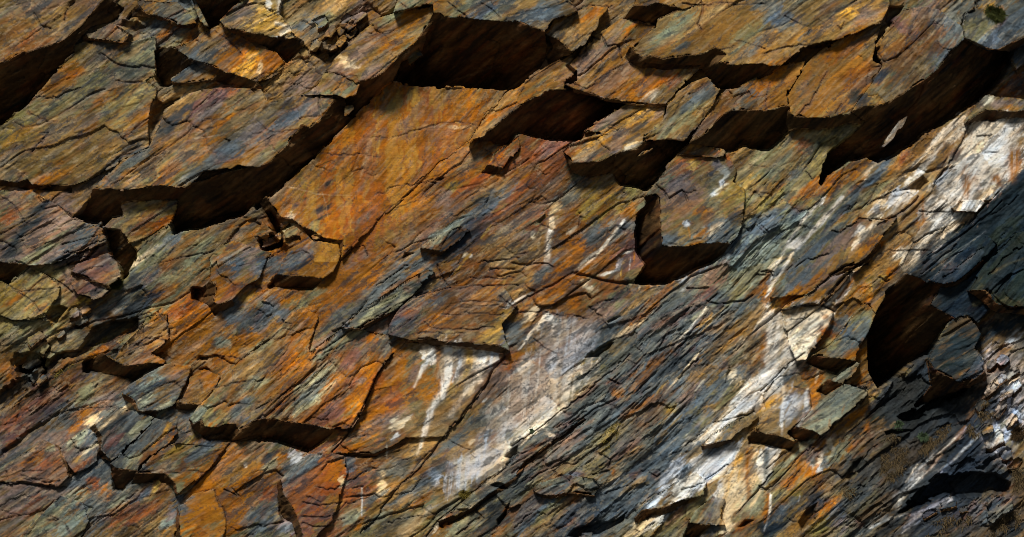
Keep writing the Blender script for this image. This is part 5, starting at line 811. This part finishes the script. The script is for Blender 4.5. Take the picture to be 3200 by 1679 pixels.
# ------------------------------------------------------------------ mineral colours and painted shade on the same grid
def lin(c): return np.array(PAL[c], np.float32)
wu = fbm(SS / 70, TT / 26, 2, 4); wv = fbm(SS / 60, TT / 30, 6, 4)
fine = fbm(SS / 26, TT / 6, 8, 3)
crisp = fbm(SS / 70, TT / 22, 4, 6, .62)
FL = np.where(XX > 1800, XX * .86 + YY * .50 , XX + .12 * YY)      # water runs: straight down on the left, down along the slabs on the right
crispv = fbm(FL / 22, YY / 130, 7, 6, .6)
m1 = smooth(-.3, .5, fbm(SS / 330, TT / 90, 4, 4))[..., None]; m2 = smooth(-.1, .5, fbm(SS / 260, TT / 60, 9, 4))[..., None]
COL = lin('T') * .5 * (1 - m1) + lin('G') * .75 * m1
COL = COL * (1 - .7 * m2) + lin('M') * .7 * m2
for ln in (REGIONS + '\n' + STAINS_AND_SHADE).split('\n'):
    pan = ln[0]
    for it in ln[1:].split(';'):
        if it[0].isalpha(): pan, it = it[0], it[1:]
        tk = it.split()
        x, y, rx, ry = map(float, tk[:4]); code = tk[4]
        ang = math.radians(float(tk[5]) if len(tk) > 5 else 37.0); st = float(tk[6]) if len(tk) > 6 else .9
        cx, cy = pp(pan, x, y); rx *= SCL; ry *= SCL
        steep = math.degrees(ang) > 65
        if steep and ry > rx: rx, ry = ry, rx             # drips are given wide-by-tall
        if not steep:
            kk = 1.2 if code in 'KS' else 1.0
            rx *= 1.5 * kk; ry *= 1.3 * kk
            if len(tk) < 7: st = .97
        i0, i1, j0, j1 = blobs((cx, cy), rx, ry, ang)
        if i1 <= i0 or j1 <= j0: continue
        s_ = np.s_[j0:j1, i0:i1]
        wob = min(rx, ry)
        X = XX[s_] - cx + wu[s_] * min(30, .5 * wob) ; Y = YY[s_] - cy + wv[s_] * min(18, .4 * wob)
        a_, b_ = math.cos(ang), math.sin(ang)
        u = (X * a_ - Y * b_) / rx; v = (X * b_ + Y * a_) / ry
        d = np.sqrt(u * u + v * v)
        nse = .34 * fine[s_] + .16 * g2[s_] if not steep else .26 * fine[s_]
        e_ = d + nse + .42 * crisp[s_] if not steep else d + nse + .3 * crispv[s_]
        w = st * (.5 * (1 - smooth(.15, 1.2, d + nse)) + .5 * (1 - smooth(.72, .92, e_)))
        COL[s_] = COL[s_] * (1 - w[..., None]) + lin(code) * w[..., None]
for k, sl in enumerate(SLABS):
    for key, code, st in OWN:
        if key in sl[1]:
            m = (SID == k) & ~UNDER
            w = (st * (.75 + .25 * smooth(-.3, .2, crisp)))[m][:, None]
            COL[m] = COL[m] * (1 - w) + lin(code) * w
# lime washes, rust runs below seeps and painted shade: long streams and washed areas
for txt, code, st, mode in WASHES_AND_SHADE:
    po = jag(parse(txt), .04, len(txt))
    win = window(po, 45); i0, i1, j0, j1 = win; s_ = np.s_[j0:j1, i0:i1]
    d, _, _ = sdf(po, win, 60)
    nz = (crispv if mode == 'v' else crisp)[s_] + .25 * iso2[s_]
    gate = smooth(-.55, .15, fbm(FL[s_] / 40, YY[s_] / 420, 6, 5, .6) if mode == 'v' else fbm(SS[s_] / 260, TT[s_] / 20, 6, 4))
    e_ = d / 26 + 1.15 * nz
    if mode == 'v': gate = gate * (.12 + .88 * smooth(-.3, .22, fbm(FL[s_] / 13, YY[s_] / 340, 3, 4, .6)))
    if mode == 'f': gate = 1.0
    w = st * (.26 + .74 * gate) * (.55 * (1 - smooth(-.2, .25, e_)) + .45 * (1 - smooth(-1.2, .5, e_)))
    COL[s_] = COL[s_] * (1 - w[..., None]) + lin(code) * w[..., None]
for txt, wd, code, st in STREAMS:
    po = jag(parse(txt), .008, len(txt) + 7, 12, closed=False)
    d, (i0, i1, j0, j1), tt_ = linedist(po, wd * SCL * 2.5 + 10, True); s_ = np.s_[j0:j1, i0:i1]
    wid = wd * SCL * (1.7 - .7 * tt_)
    run = crispv[s_] if abs(po[-1, 1] - po[0, 1]) > 1.3 * abs(po[-1, 0] - po[0, 0]) else crisp[s_]
    e_ = d / wid + .30 * run + .12 * fine[s_]
    w = np.minimum(1, 1.15 * st) * (1 - .45 * tt_ ** 1.5) * (.3 * (1 - smooth(.35, .8, e_)) + .7 * (1 - smooth(-.1, 1.5, e_))) * (.6 + .4 * smooth(-.35, .25, fbm(XX[s_] / 8, YY[s_] / 160, 8, 3)))
    COL[s_] = COL[s_] * (1 - w[..., None]) + lin(code) * w[..., None]
# block to block changes of tone across the joints
COL *= np.clip(1 + .26 * a0 + .18 * a * (1 - .5 * zs_) + .14 * a2 * (1 - .7 * zs_), .4, 1.6)[..., None]
st_ = np.random.RandomState(12).uniform(-1, 1, (len(SLABS) + 1, 2)).astype(np.float32); st_[-1] = 0
for k, sl in enumerate(SLABS):
    if 'cream' in sl[1] or 'splinter' in sl[1] or 'navy' in sl[1]: st_[k] = -.2
COL *= (1 + .16 * st_[SID, 0])[..., None]
COL *= 1 + .14 * st_[SID, 1][..., None] * np.array([1, .1, -1], np.float32)
COL *= 1 + (tx0 * .25)[..., None] * np.array([.6, .1, -.7], np.float32)
# veins of iron rust and dark manganese that follow the grain, drip runs on the smooth faces
def lay(mask, code, k):
    global COL
    w = (mask * k * dk)[..., None]
    COL = COL * (1 - w) + lin(code) * w
lum0 = COL.mean(-1)
seam = np.maximum(np.exp(-(CRK / 9) ** 2), np.exp(-(e0 / .10) ** 2) * .8) * smooth(-.2, .3, fbm(XX / 110, YY / 110, 6, 4)) * (lum0 < .42) * .7
dk = smooth(.03, .09, lum0)
lay(seam * smooth(-.5, .3, crisp), 'R', .6)
lay(np.exp(-(CRK / 3.5) ** 2) + .3 * JO, 'K', .5)
iron = smooth(.3, .6, fbm(SS / 170 + 3, TT / 26, 3, 6)) * smooth(-.4, .5, fbm(XX / 330, YY / 330, 1, 3))
lay(iron * (1 - .8 * smooth(.3, .55, lum0)) * (1 - .85 * (COL[..., 2] > COL[..., 0])), 'O', .34)
lay(smooth(.35, .6, fbm(SS / 150 + 9, TT / 22, 7, 6)) * (1 - .8 * smooth(.3, .55, lum0)) * (1 - .7 * zs_), 'S', .32)
lay(smooth(.42, .7, fbm(SS / 60 + 5, TT / 9, 10, 5)) * (1 - .7 * zs_), 'K', .42)
lay(smooth(.5, .8, fbm(SS / 120 + 17, TT / 12, 1, 4)), 'C', .15)
mid = np.clip(zs_ * 1.2, 0, 1) * (XX > 800) * (XX < 1650) * (YY < 820) * (YY > 200)
lay(smooth(.10, .5, fbm(XX / 34 + .5 * wu, YY / 330, 5, 5, .62)) * mid, 'R', .62)
lay(smooth(.15, .5, fbm(XX / 26 + .4 * wv, YY / 280, 9, 5, .62)) * mid, 'Y', .42)
lay(smooth(.25, .6, fbm(XX / 40 + .4 * wv, YY / 240, 2, 5, .62)) * mid, 'B', .6)
lay(smooth(.4, .6, crisp + .4 * iso1) * mid, 'P', .4)
gs = 1 - .5 * zs_ - .3 * mid
wn = np.random.RandomState(3).rand(NY, NX).astype(np.float32) - .5
lumv = 1 + gs * .30 * fbm(SS / 70, TT / 8, 0, 4) + gs * .15 * fbm(SS / 22, TT / 3.6, 7, 2) + .08 * wn + .10 * fbm(XX / 14, YY / 14, 3, 3) + .08 * g3 + .08 * iso3 + .12 * iso2 + .12 * fbm(XX / 90, YY / 90, 5, 3)
wht = smooth(.35, .6, COL.mean(-1))
COL *= (1 + (np.clip(lumv, .35, 1.8) - 1) * (1 - .45 * wht))[..., None]
tint = fbm(SS / 50, TT / 14, 11, 4)[..., None]
COL *= 1 + tint * np.array([.10, .0, -.12], np.float32)
lay(smooth(.44, .54, fbm(SS / 60, TT / 17, 9, 5, .6) + .35 * iso1) * (1 - .7 * mid), 'K', .6)
lay(smooth(.46, .56, fbm(SS / 40 + 7, TT / 11, 2, 5, .62)) * (1 - .5 * zs_), 'C', .18)
fleck = smooth(.62, .75, fbm(SS / 11, TT / 3.2, 10, 2))
lay(fleck * smooth(-.1, .4, g1), 'K', .45)
spk = smooth(.55, .75, fbm(XX / 5.5, YY / 5.5, 6, 2)) * smooth(-.2, .4, iso2)
lay(spk, 'K', .45)
# freshly broken undersides: brown fracture rock, faint banding, colour darkened to deepen the shade
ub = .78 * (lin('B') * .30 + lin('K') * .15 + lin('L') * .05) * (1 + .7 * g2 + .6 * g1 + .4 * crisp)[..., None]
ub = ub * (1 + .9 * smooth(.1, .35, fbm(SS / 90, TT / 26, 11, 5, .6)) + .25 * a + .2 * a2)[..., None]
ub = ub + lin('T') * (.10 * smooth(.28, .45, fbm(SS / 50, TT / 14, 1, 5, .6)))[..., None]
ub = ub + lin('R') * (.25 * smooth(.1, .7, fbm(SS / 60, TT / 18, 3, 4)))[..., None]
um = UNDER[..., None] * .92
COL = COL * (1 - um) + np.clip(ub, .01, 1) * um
gl = COL.mean(-1, keepdims=True)
COL = gl + (COL - gl) * (1 + .12 * (COL[..., :1] > COL[..., 2:]))
drk = 1 - .20 * (1 - smooth(.25, .5, COL.mean(-1)))
COL = np.clip(COL * drk[..., None], .006, .88)

# ------------------------------------------------------------------ materials
def rock_material(name, bump):
    m = bpy.data.materials.new(name)
    m.use_nodes = True
    t = m.node_tree; N = t.nodes; Lk = t.links
    b = N['Principled BSDF']
    at = N.new('ShaderNodeAttribute'); at.attribute_name = 'mineral'
    tc = N.new('ShaderNodeTexCoord')
    mp = N.new('ShaderNodeMapping'); mp.inputs['Rotation'].default_value = (0, FA, 0); mp.inputs['Scale'].default_value = (2.0, 8, 11)
    n1 = N.new('ShaderNodeTexNoise'); n1.inputs['Scale'].default_value = 2.2; n1.inputs['Detail'].default_value = 6; n1.inputs['Roughness'].default_value = .65
    n2 = N.new('ShaderNodeTexNoise'); n2.inputs['Scale'].default_value = 38; n2.inputs['Detail'].default_value = 4
    Lk.new(tc.outputs['Object'], mp.inputs['Vector']); Lk.new(mp.outputs['Vector'], n1.inputs['Vector']); Lk.new(tc.outputs['Object'], n2.inputs['Vector'])
    mr = N.new('ShaderNodeMapRange'); mr.inputs['From Min'].default_value = .3; mr.inputs['From Max'].default_value = .7; mr.inputs['To Min'].default_value = .78; mr.inputs['To Max'].default_value = 1.2
    Lk.new(n1.outputs['Fac'], mr.inputs['Value'])
    mx = N.new('ShaderNodeMix'); mx.data_type = 'RGBA'; mx.blend_type = 'MULTIPLY'; mx.inputs['Factor'].default_value = 1
    Lk.new(at.outputs['Color'], mx.inputs['A']); Lk.new(mr.outputs['Result'], mx.inputs['B'])
    Lk.new(mx.outputs['Result'], b.inputs['Base Color'])
    ad = N.new('ShaderNodeMath'); ad.operation = 'ADD'
    Lk.new(n1.outputs['Fac'], ad.inputs[0]); Lk.new(n2.outputs['Fac'], ad.inputs[1])
    bp = N.new('ShaderNodeBump'); bp.inputs['Strength'].default_value = bump; bp.inputs['Distance'].default_value = .02
    Lk.new(ad.outputs[0], bp.inputs['Height']); Lk.new(bp.outputs['Normal'], b.inputs['Normal'])
    rr = N.new('ShaderNodeMapRange'); rr.inputs['To Min'].default_value = .55; rr.inputs['To Max'].default_value = .9
    Lk.new(n2.outputs['Fac'], rr.inputs['Value']); Lk.new(rr.outputs['Result'], b.inputs['Roughness'])
    b.inputs['Specular IOR Level'].default_value = .12
    return m
MAT_FACE = rock_material('weathered_slate', .28)
MAT_UNDER = rock_material('fractured_slate', .35)

def mesh_object(name, verts, quads, cols, mat, origin=(0, 0, 0), parent=None):
    me = bpy.data.meshes.new(name)
    verts = np.ascontiguousarray(verts - np.array(origin, np.float32), np.float32)
    me.vertices.add(len(verts)); me.vertices.foreach_set('co', verts.ravel())
    nq = len(quads)
    me.loops.add(nq * 4); me.loops.foreach_set('vertex_index', np.ascontiguousarray(quads, np.int32).ravel())
    me.polygons.add(nq)
    me.polygons.foreach_set('loop_start', np.arange(0, nq * 4, 4, dtype=np.int32))
    me.polygons.foreach_set('use_smooth', np.ones(nq, dtype=bool))
    me.update(calc_edges=True)
    if cols is not None:
        at = me.attributes.new('mineral', 'FLOAT_COLOR', 'POINT')
        at.data.foreach_set('color', np.ascontiguousarray(np.concatenate([cols, np.ones((len(cols), 1))], 1), np.float32).ravel())
    me.materials.append(mat)
    me.validate()
    o = bpy.data.objects.new(name, me)
    sc.collection.objects.link(o)
    if parent is not None:
        o.parent = parent
    else:
        o.location = origin
    return o

def patch(px, py, H, col, cellmask, depth):
    """grid cells of the mask as a solid patch: front faces and side walls running back into the cliff"""
    ny, nx = px.shape
    idx = np.arange(ny * nx).reshape(ny, nx)
    jj, ii = np.nonzero(cellmask)
    q = np.stack([idx[jj, ii], idx[jj + 1, ii], idx[jj + 1, ii + 1], idx[jj, ii + 1]], 1)
    V = np.stack([(px.ravel() - W0 / 2) / PXM, -H.ravel() / PXM, (H0 / 2 - py.ravel()) / PXM + LIFT], 1)
    Cc = col.reshape(-1, 3)
    cm = np.pad(cellmask, 1)
    e = []
    a = cellmask & ~cm[:-2, 1:-1]; J, I_ = np.nonzero(a); e.append(np.stack([idx[J, I_ + 1], idx[J, I_]], 1))
    a = cellmask & ~cm[2:, 1:-1]; J, I_ = np.nonzero(a); e.append(np.stack([idx[J + 1, I_], idx[J + 1, I_ + 1]], 1))
    a = cellmask & ~cm[1:-1, :-2]; J, I_ = np.nonzero(a); e.append(np.stack([idx[J, I_], idx[J + 1, I_]], 1))
    a = cellmask & ~cm[1:-1, 2:]; J, I_ = np.nonzero(a); e.append(np.stack([idx[J + 1, I_ + 1], idx[J, I_ + 1]], 1))
    e = np.concatenate(e)
    if depth > 0 and len(e):
        nb = np.unique(e)
        mp = np.full(ny * nx, -1, np.int64); mp[nb] = ny * nx + np.arange(len(nb))
        back = V[nb].copy(); back[:, 1] += depth / PXM
        V = np.concatenate([V, back]); Cc = np.concatenate([Cc, Cc[nb] * 1.0])
        q = np.concatenate([q, np.stack([e[:, 1], e[:, 0], mp[e[:, 0]], mp[e[:, 1]]], 1)])
    used = np.unique(q)
    re = np.full(len(V), -1, np.int64); re[used] = np.arange(len(used))
    return V[used], re[q], Cc[used]

# unseen quarry floor, added dark to cut the sky fill on the undersides
def plain_material(name, col, rough=.9):
    m = bpy.data.materials.new(name); m.use_nodes = True
    t = m.node_tree; b = t.nodes['Principled BSDF']
    nz = t.nodes.new('ShaderNodeTexNoise'); nz.inputs['Scale'].default_value = 3.0; nz.inputs['Detail'].default_value = 6
    cr = t.nodes.new('ShaderNodeValToRGB')
    cr.color_ramp.elements[0].position = .3; cr.color_ramp.elements[1].position = .7
    cr.color_ramp.elements[0].color = (*[c * .55 for c in col], 1); cr.color_ramp.elements[1].color = (*[c * 1.4 for c in col], 1)
    t.links.new(nz.outputs['Fac'], cr.inputs['Fac']); t.links.new(cr.outputs['Color'], b.inputs['Base Color'])
    b.inputs['Roughness'].default_value = rough
    return m
g = np.array([(-600, -900, 0), (600, -900, 0), (600, 1.5, 0), (-600, 1.5, 0)], np.float32)
floor = mesh_object('ground', g, np.array([[0, 1, 2, 3]]), None, plain_material('unseen_dark_gravel', (.035, .034, .032)))
floor['kind'] = 'structure'

# the continuous cliff behind everything
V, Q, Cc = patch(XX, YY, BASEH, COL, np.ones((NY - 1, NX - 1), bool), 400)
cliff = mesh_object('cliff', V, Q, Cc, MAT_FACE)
cliff['kind'] = 'structure'
cliff['label'] = 'rust, slate blue and white stained quarry cliff behind all the loose slabs'

for (kind, label, (i0, i1, j0, j1), px, py, H, cF, cU), grp in zip(work, GROUPS):
    V, Q, Cc = patch(px, py, H, COL[j0:j1, i0:i1], cF, 70)
    org = (float(V[:, 0].mean()), float(V[:, 1].max()), float(V[:, 2].min()))
    if cU.any():                                  # the block: weathered face and broken underside
        o = bpy.data.objects.new(kind, None)
        sc.collection.objects.link(o)
        o.location = org
        o.empty_display_size = .2
        mesh_object('weathered_face', V, Q, Cc, MAT_FACE, org, o)
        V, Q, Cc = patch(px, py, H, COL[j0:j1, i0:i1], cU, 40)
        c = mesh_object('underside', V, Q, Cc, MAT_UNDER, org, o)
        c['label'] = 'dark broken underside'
    else:
        o = mesh_object(kind, V, Q, Cc, MAT_FACE, org)
    o['label'] = label; o['kind'] = 'thing'
    if grp: o['group'] = grp
    o['category'] = {'rock_slab': 'rock slab', 'rock_block': 'rock block', 'rock_plate': 'rock plate', 'rock_mass': 'rock', 'rock_ledge': 'rock ledge', 'boulder': 'boulder', 'rock_chip': 'rock chip', 'rock_shard': 'rock shard'}[kind]
# ------------------------------------------------------------------ moss cushions, dead grass and small plants on the ledges
def top_at(x, y):
    i = int(np.clip((x + MX) / HS, 0, NX - 1)); j = int(np.clip((y + MY) / HS, 0, NY - 1))
    return float(TOP[j, i])
def plant_material(name, c0, c1):
    m = bpy.data.materials.new(name); m.use_nodes = True
    t = m.node_tree; bs = t.nodes['Principled BSDF']
    gi = t.nodes.new('ShaderNodeNewGeometry')
    cr = t.nodes.new('ShaderNodeValToRGB'); cr.color_ramp.elements[0].color = (*c0, 1); cr.color_ramp.elements[1].color = (*c1, 1)
    t.links.new(gi.outputs['Random Per Island'], cr.inputs['Fac']); t.links.new(cr.outputs['Color'], bs.inputs['Base Color'])
    bs.inputs['Roughness'].default_value = .9; bs.inputs['Specular IOR Level'].default_value = .1
    return m
MOSS = plant_material('dark_moss', (.018, .024, .006), (.07, .075, .018))
STRAW = plant_material('dead_grass', (.03, .02, .009), (.15, .105, .05))
HEATH = plant_material('brown_heather', (.02, .014, .008), (.10, .06, .025))
GREEN = plant_material('grey_green_plant', (.03, .05, .022), (.10, .14, .075))
LICHEN = plant_material('ochre_moss', (.06, .045, .008), (.24, .18, .035))
def blades(name, spots, mat, length, width, droop, parent=None, rnd=None):
    """tapering bent blades; spots = list of (x px, y px, direction vector in metres)"""
    V = []; F = []
    for (x, y, z, d) in spots:
        L = length * rnd.uniform(.5, 1.3)
        p0 = np.array([wx(x), -z / PXM, wz(y)]); d = d / (np.linalg.norm(d) + 1e-9)
        s = np.cross(d, [0, -1, .2]); s /= np.linalg.norm(s) + 1e-9
        p1 = p0 + d * L * .55; p2 = p0 + d * L * .95 + np.array([0, 0, -droop * L])
        k = len(V); w = width * rnd.uniform(.6, 1.3)
        V += [p0 - s * w, p0 + s * w, p1 + s * w * .8, p1 - s * w * .8, p2 + s * w * .2, p2 - s * w * .2]
        F += [(k, k + 1, k + 2, k + 3), (k + 3, k + 2, k + 4, k + 5)]
    V = np.array(V, np.float32)
    org = (float(V[:, 0].mean()), float(V[:, 1].max()), float(V[:, 2].min()))
    return mesh_object(name, V, np.array(F), None, mat, org, parent)
def tuft(name, label, cat, pan, x, y, r, mat, n, length, width, seed, droop=.25):
    rnd = random.Random(seed)
    cx, cy = pp(pan, x, y); R_ = r * SCL
    z0 = top_at(cx, cy)
    lobes = [(rnd.uniform(-.5, .5) * R_, rnd.uniform(-.35, .35) * R_) for _ in range(4)]
    sp = []
    for _ in range(n):
        th = rnd.uniform(0, 2 * math.pi); ph = math.acos(rnd.uniform(0, 1))
        d = np.array([math.sin(ph) * math.cos(th), -math.cos(ph) - .1, math.sin(ph) * math.sin(th) + .15])
        k = R_ * rnd.uniform(.25, .7) * rnd.uniform(.8, 1.2)
        lb = lobes[int(rnd.random() * 4)]
        sp.append((cx + d[0] * k + lb[0], cy - d[2] * k + lb[1], z0 + 2 - d[1] * k * .8, d))
    o = blades(name, sp, mat, length, width, droop, rnd=rnd)
    o['label'] = label; o['category'] = cat; o['kind'] = 'thing'
    return o
tuft('moss_tuft', 'round dark green moss cushion between the maroon plates at the left', 'moss', 'E', 845, 790, 44, MOSS, 1500, .028, .0035, 1)
tuft('shrub', 'dark shrubby plant clinging to the corner boulder, upper right', 'shrub', 'D', 1690, 112, 62, MOSS, 1500, .05, .005, 2)
tuft('heather', 'dark brown heather bush at the right edge above the rubble', 'bush', 'L', 1885, 600, 48, HEATH, 1300, .06, .004, 3)
tuft('moss_tuft', 'ochre moss strip on the ledge below the grey white wash', 'moss', 'J', 1520, 1048, 34, LICHEN, 700, .03, .003, 4)
tuft('fern', 'small grey green plant growing among the dead grass, lower right', 'plant', 'L', 1190, 622, 30, GREEN, 420, .05, .004, 5)
tuft('cliff_plant', 'low green plant under the rotten dark hollow, left of the grey green one', 'plant', 'L', 1020, 540, 26, GREEN, 380, .045, .004, 6)
tuft('cliff_plant', 'tiny green sprig on the edge of the cream washed slab, bottom centre', 'plant', 'K', 145, 585, 16, GREEN, 160, .03, .003, 7)
def patchy(name, label, areas, mat, length, width, seed, down):
    rnd = random.Random(seed)
    sp = []
    for pan, x, y, rx, ry, n in areas:
        for _ in range(n):
            th = rnd.uniform(0, 2 * math.pi); q = math.sqrt(rnd.random())
            u, v = q * math.cos(th) * rx, q * math.sin(th) * ry
            px_, py_ = pp(pan, x + u * .8 + v * .3, y - u * .6 + v)
            if vn(np.float32(px_ / 22), np.float32(py_ / 22), 3) < -.15: continue
            d = np.array([rnd.uniform(-.8, .9), rnd.uniform(-1, -.2), rnd.uniform(-.9, .9) - down])
            sp.append((px_, py_, top_at(px_, py_) + 1, d))
    o = blades(name, sp, mat, length, width, .35, rnd=rnd)
    o['label'] = label; o['kind'] = 'stuff'
    return o
patchy('dry_grass', 'dead straw brown grass matted over the lower right slope', [('L', 960, 780, 140, 150, 1500), ('L', 1650, 420, 70, 60, 420), ('L', 1880, 950, 50, 150, 700), ('L', 1780, 1280, 140, 70, 900), ('L', 1560, 560, 60, 60, 350), ('L', 1300, 620, 140, 40, 500), ('L', 1200, 720, 80, 30, 300), ('L', 1300, 1290, 150, 50, 500), ('L', 640, 1030, 60, 40, 200), ('L', 1480, 1240, 80, 40, 250)], STRAW, .075, .0035, 11, .2)
patchy('ground_moss', 'ochre moss filming the crumbling rock at lower centre right', [('K', 720, 610, 120, 50, 700), ('K', 690, 700, 70, 30, 300), ('E', 700, 1230, 120, 20, 250), ('I', 480, 110, 140, 16, 250)], LICHEN, .028, .003, 12, .1)
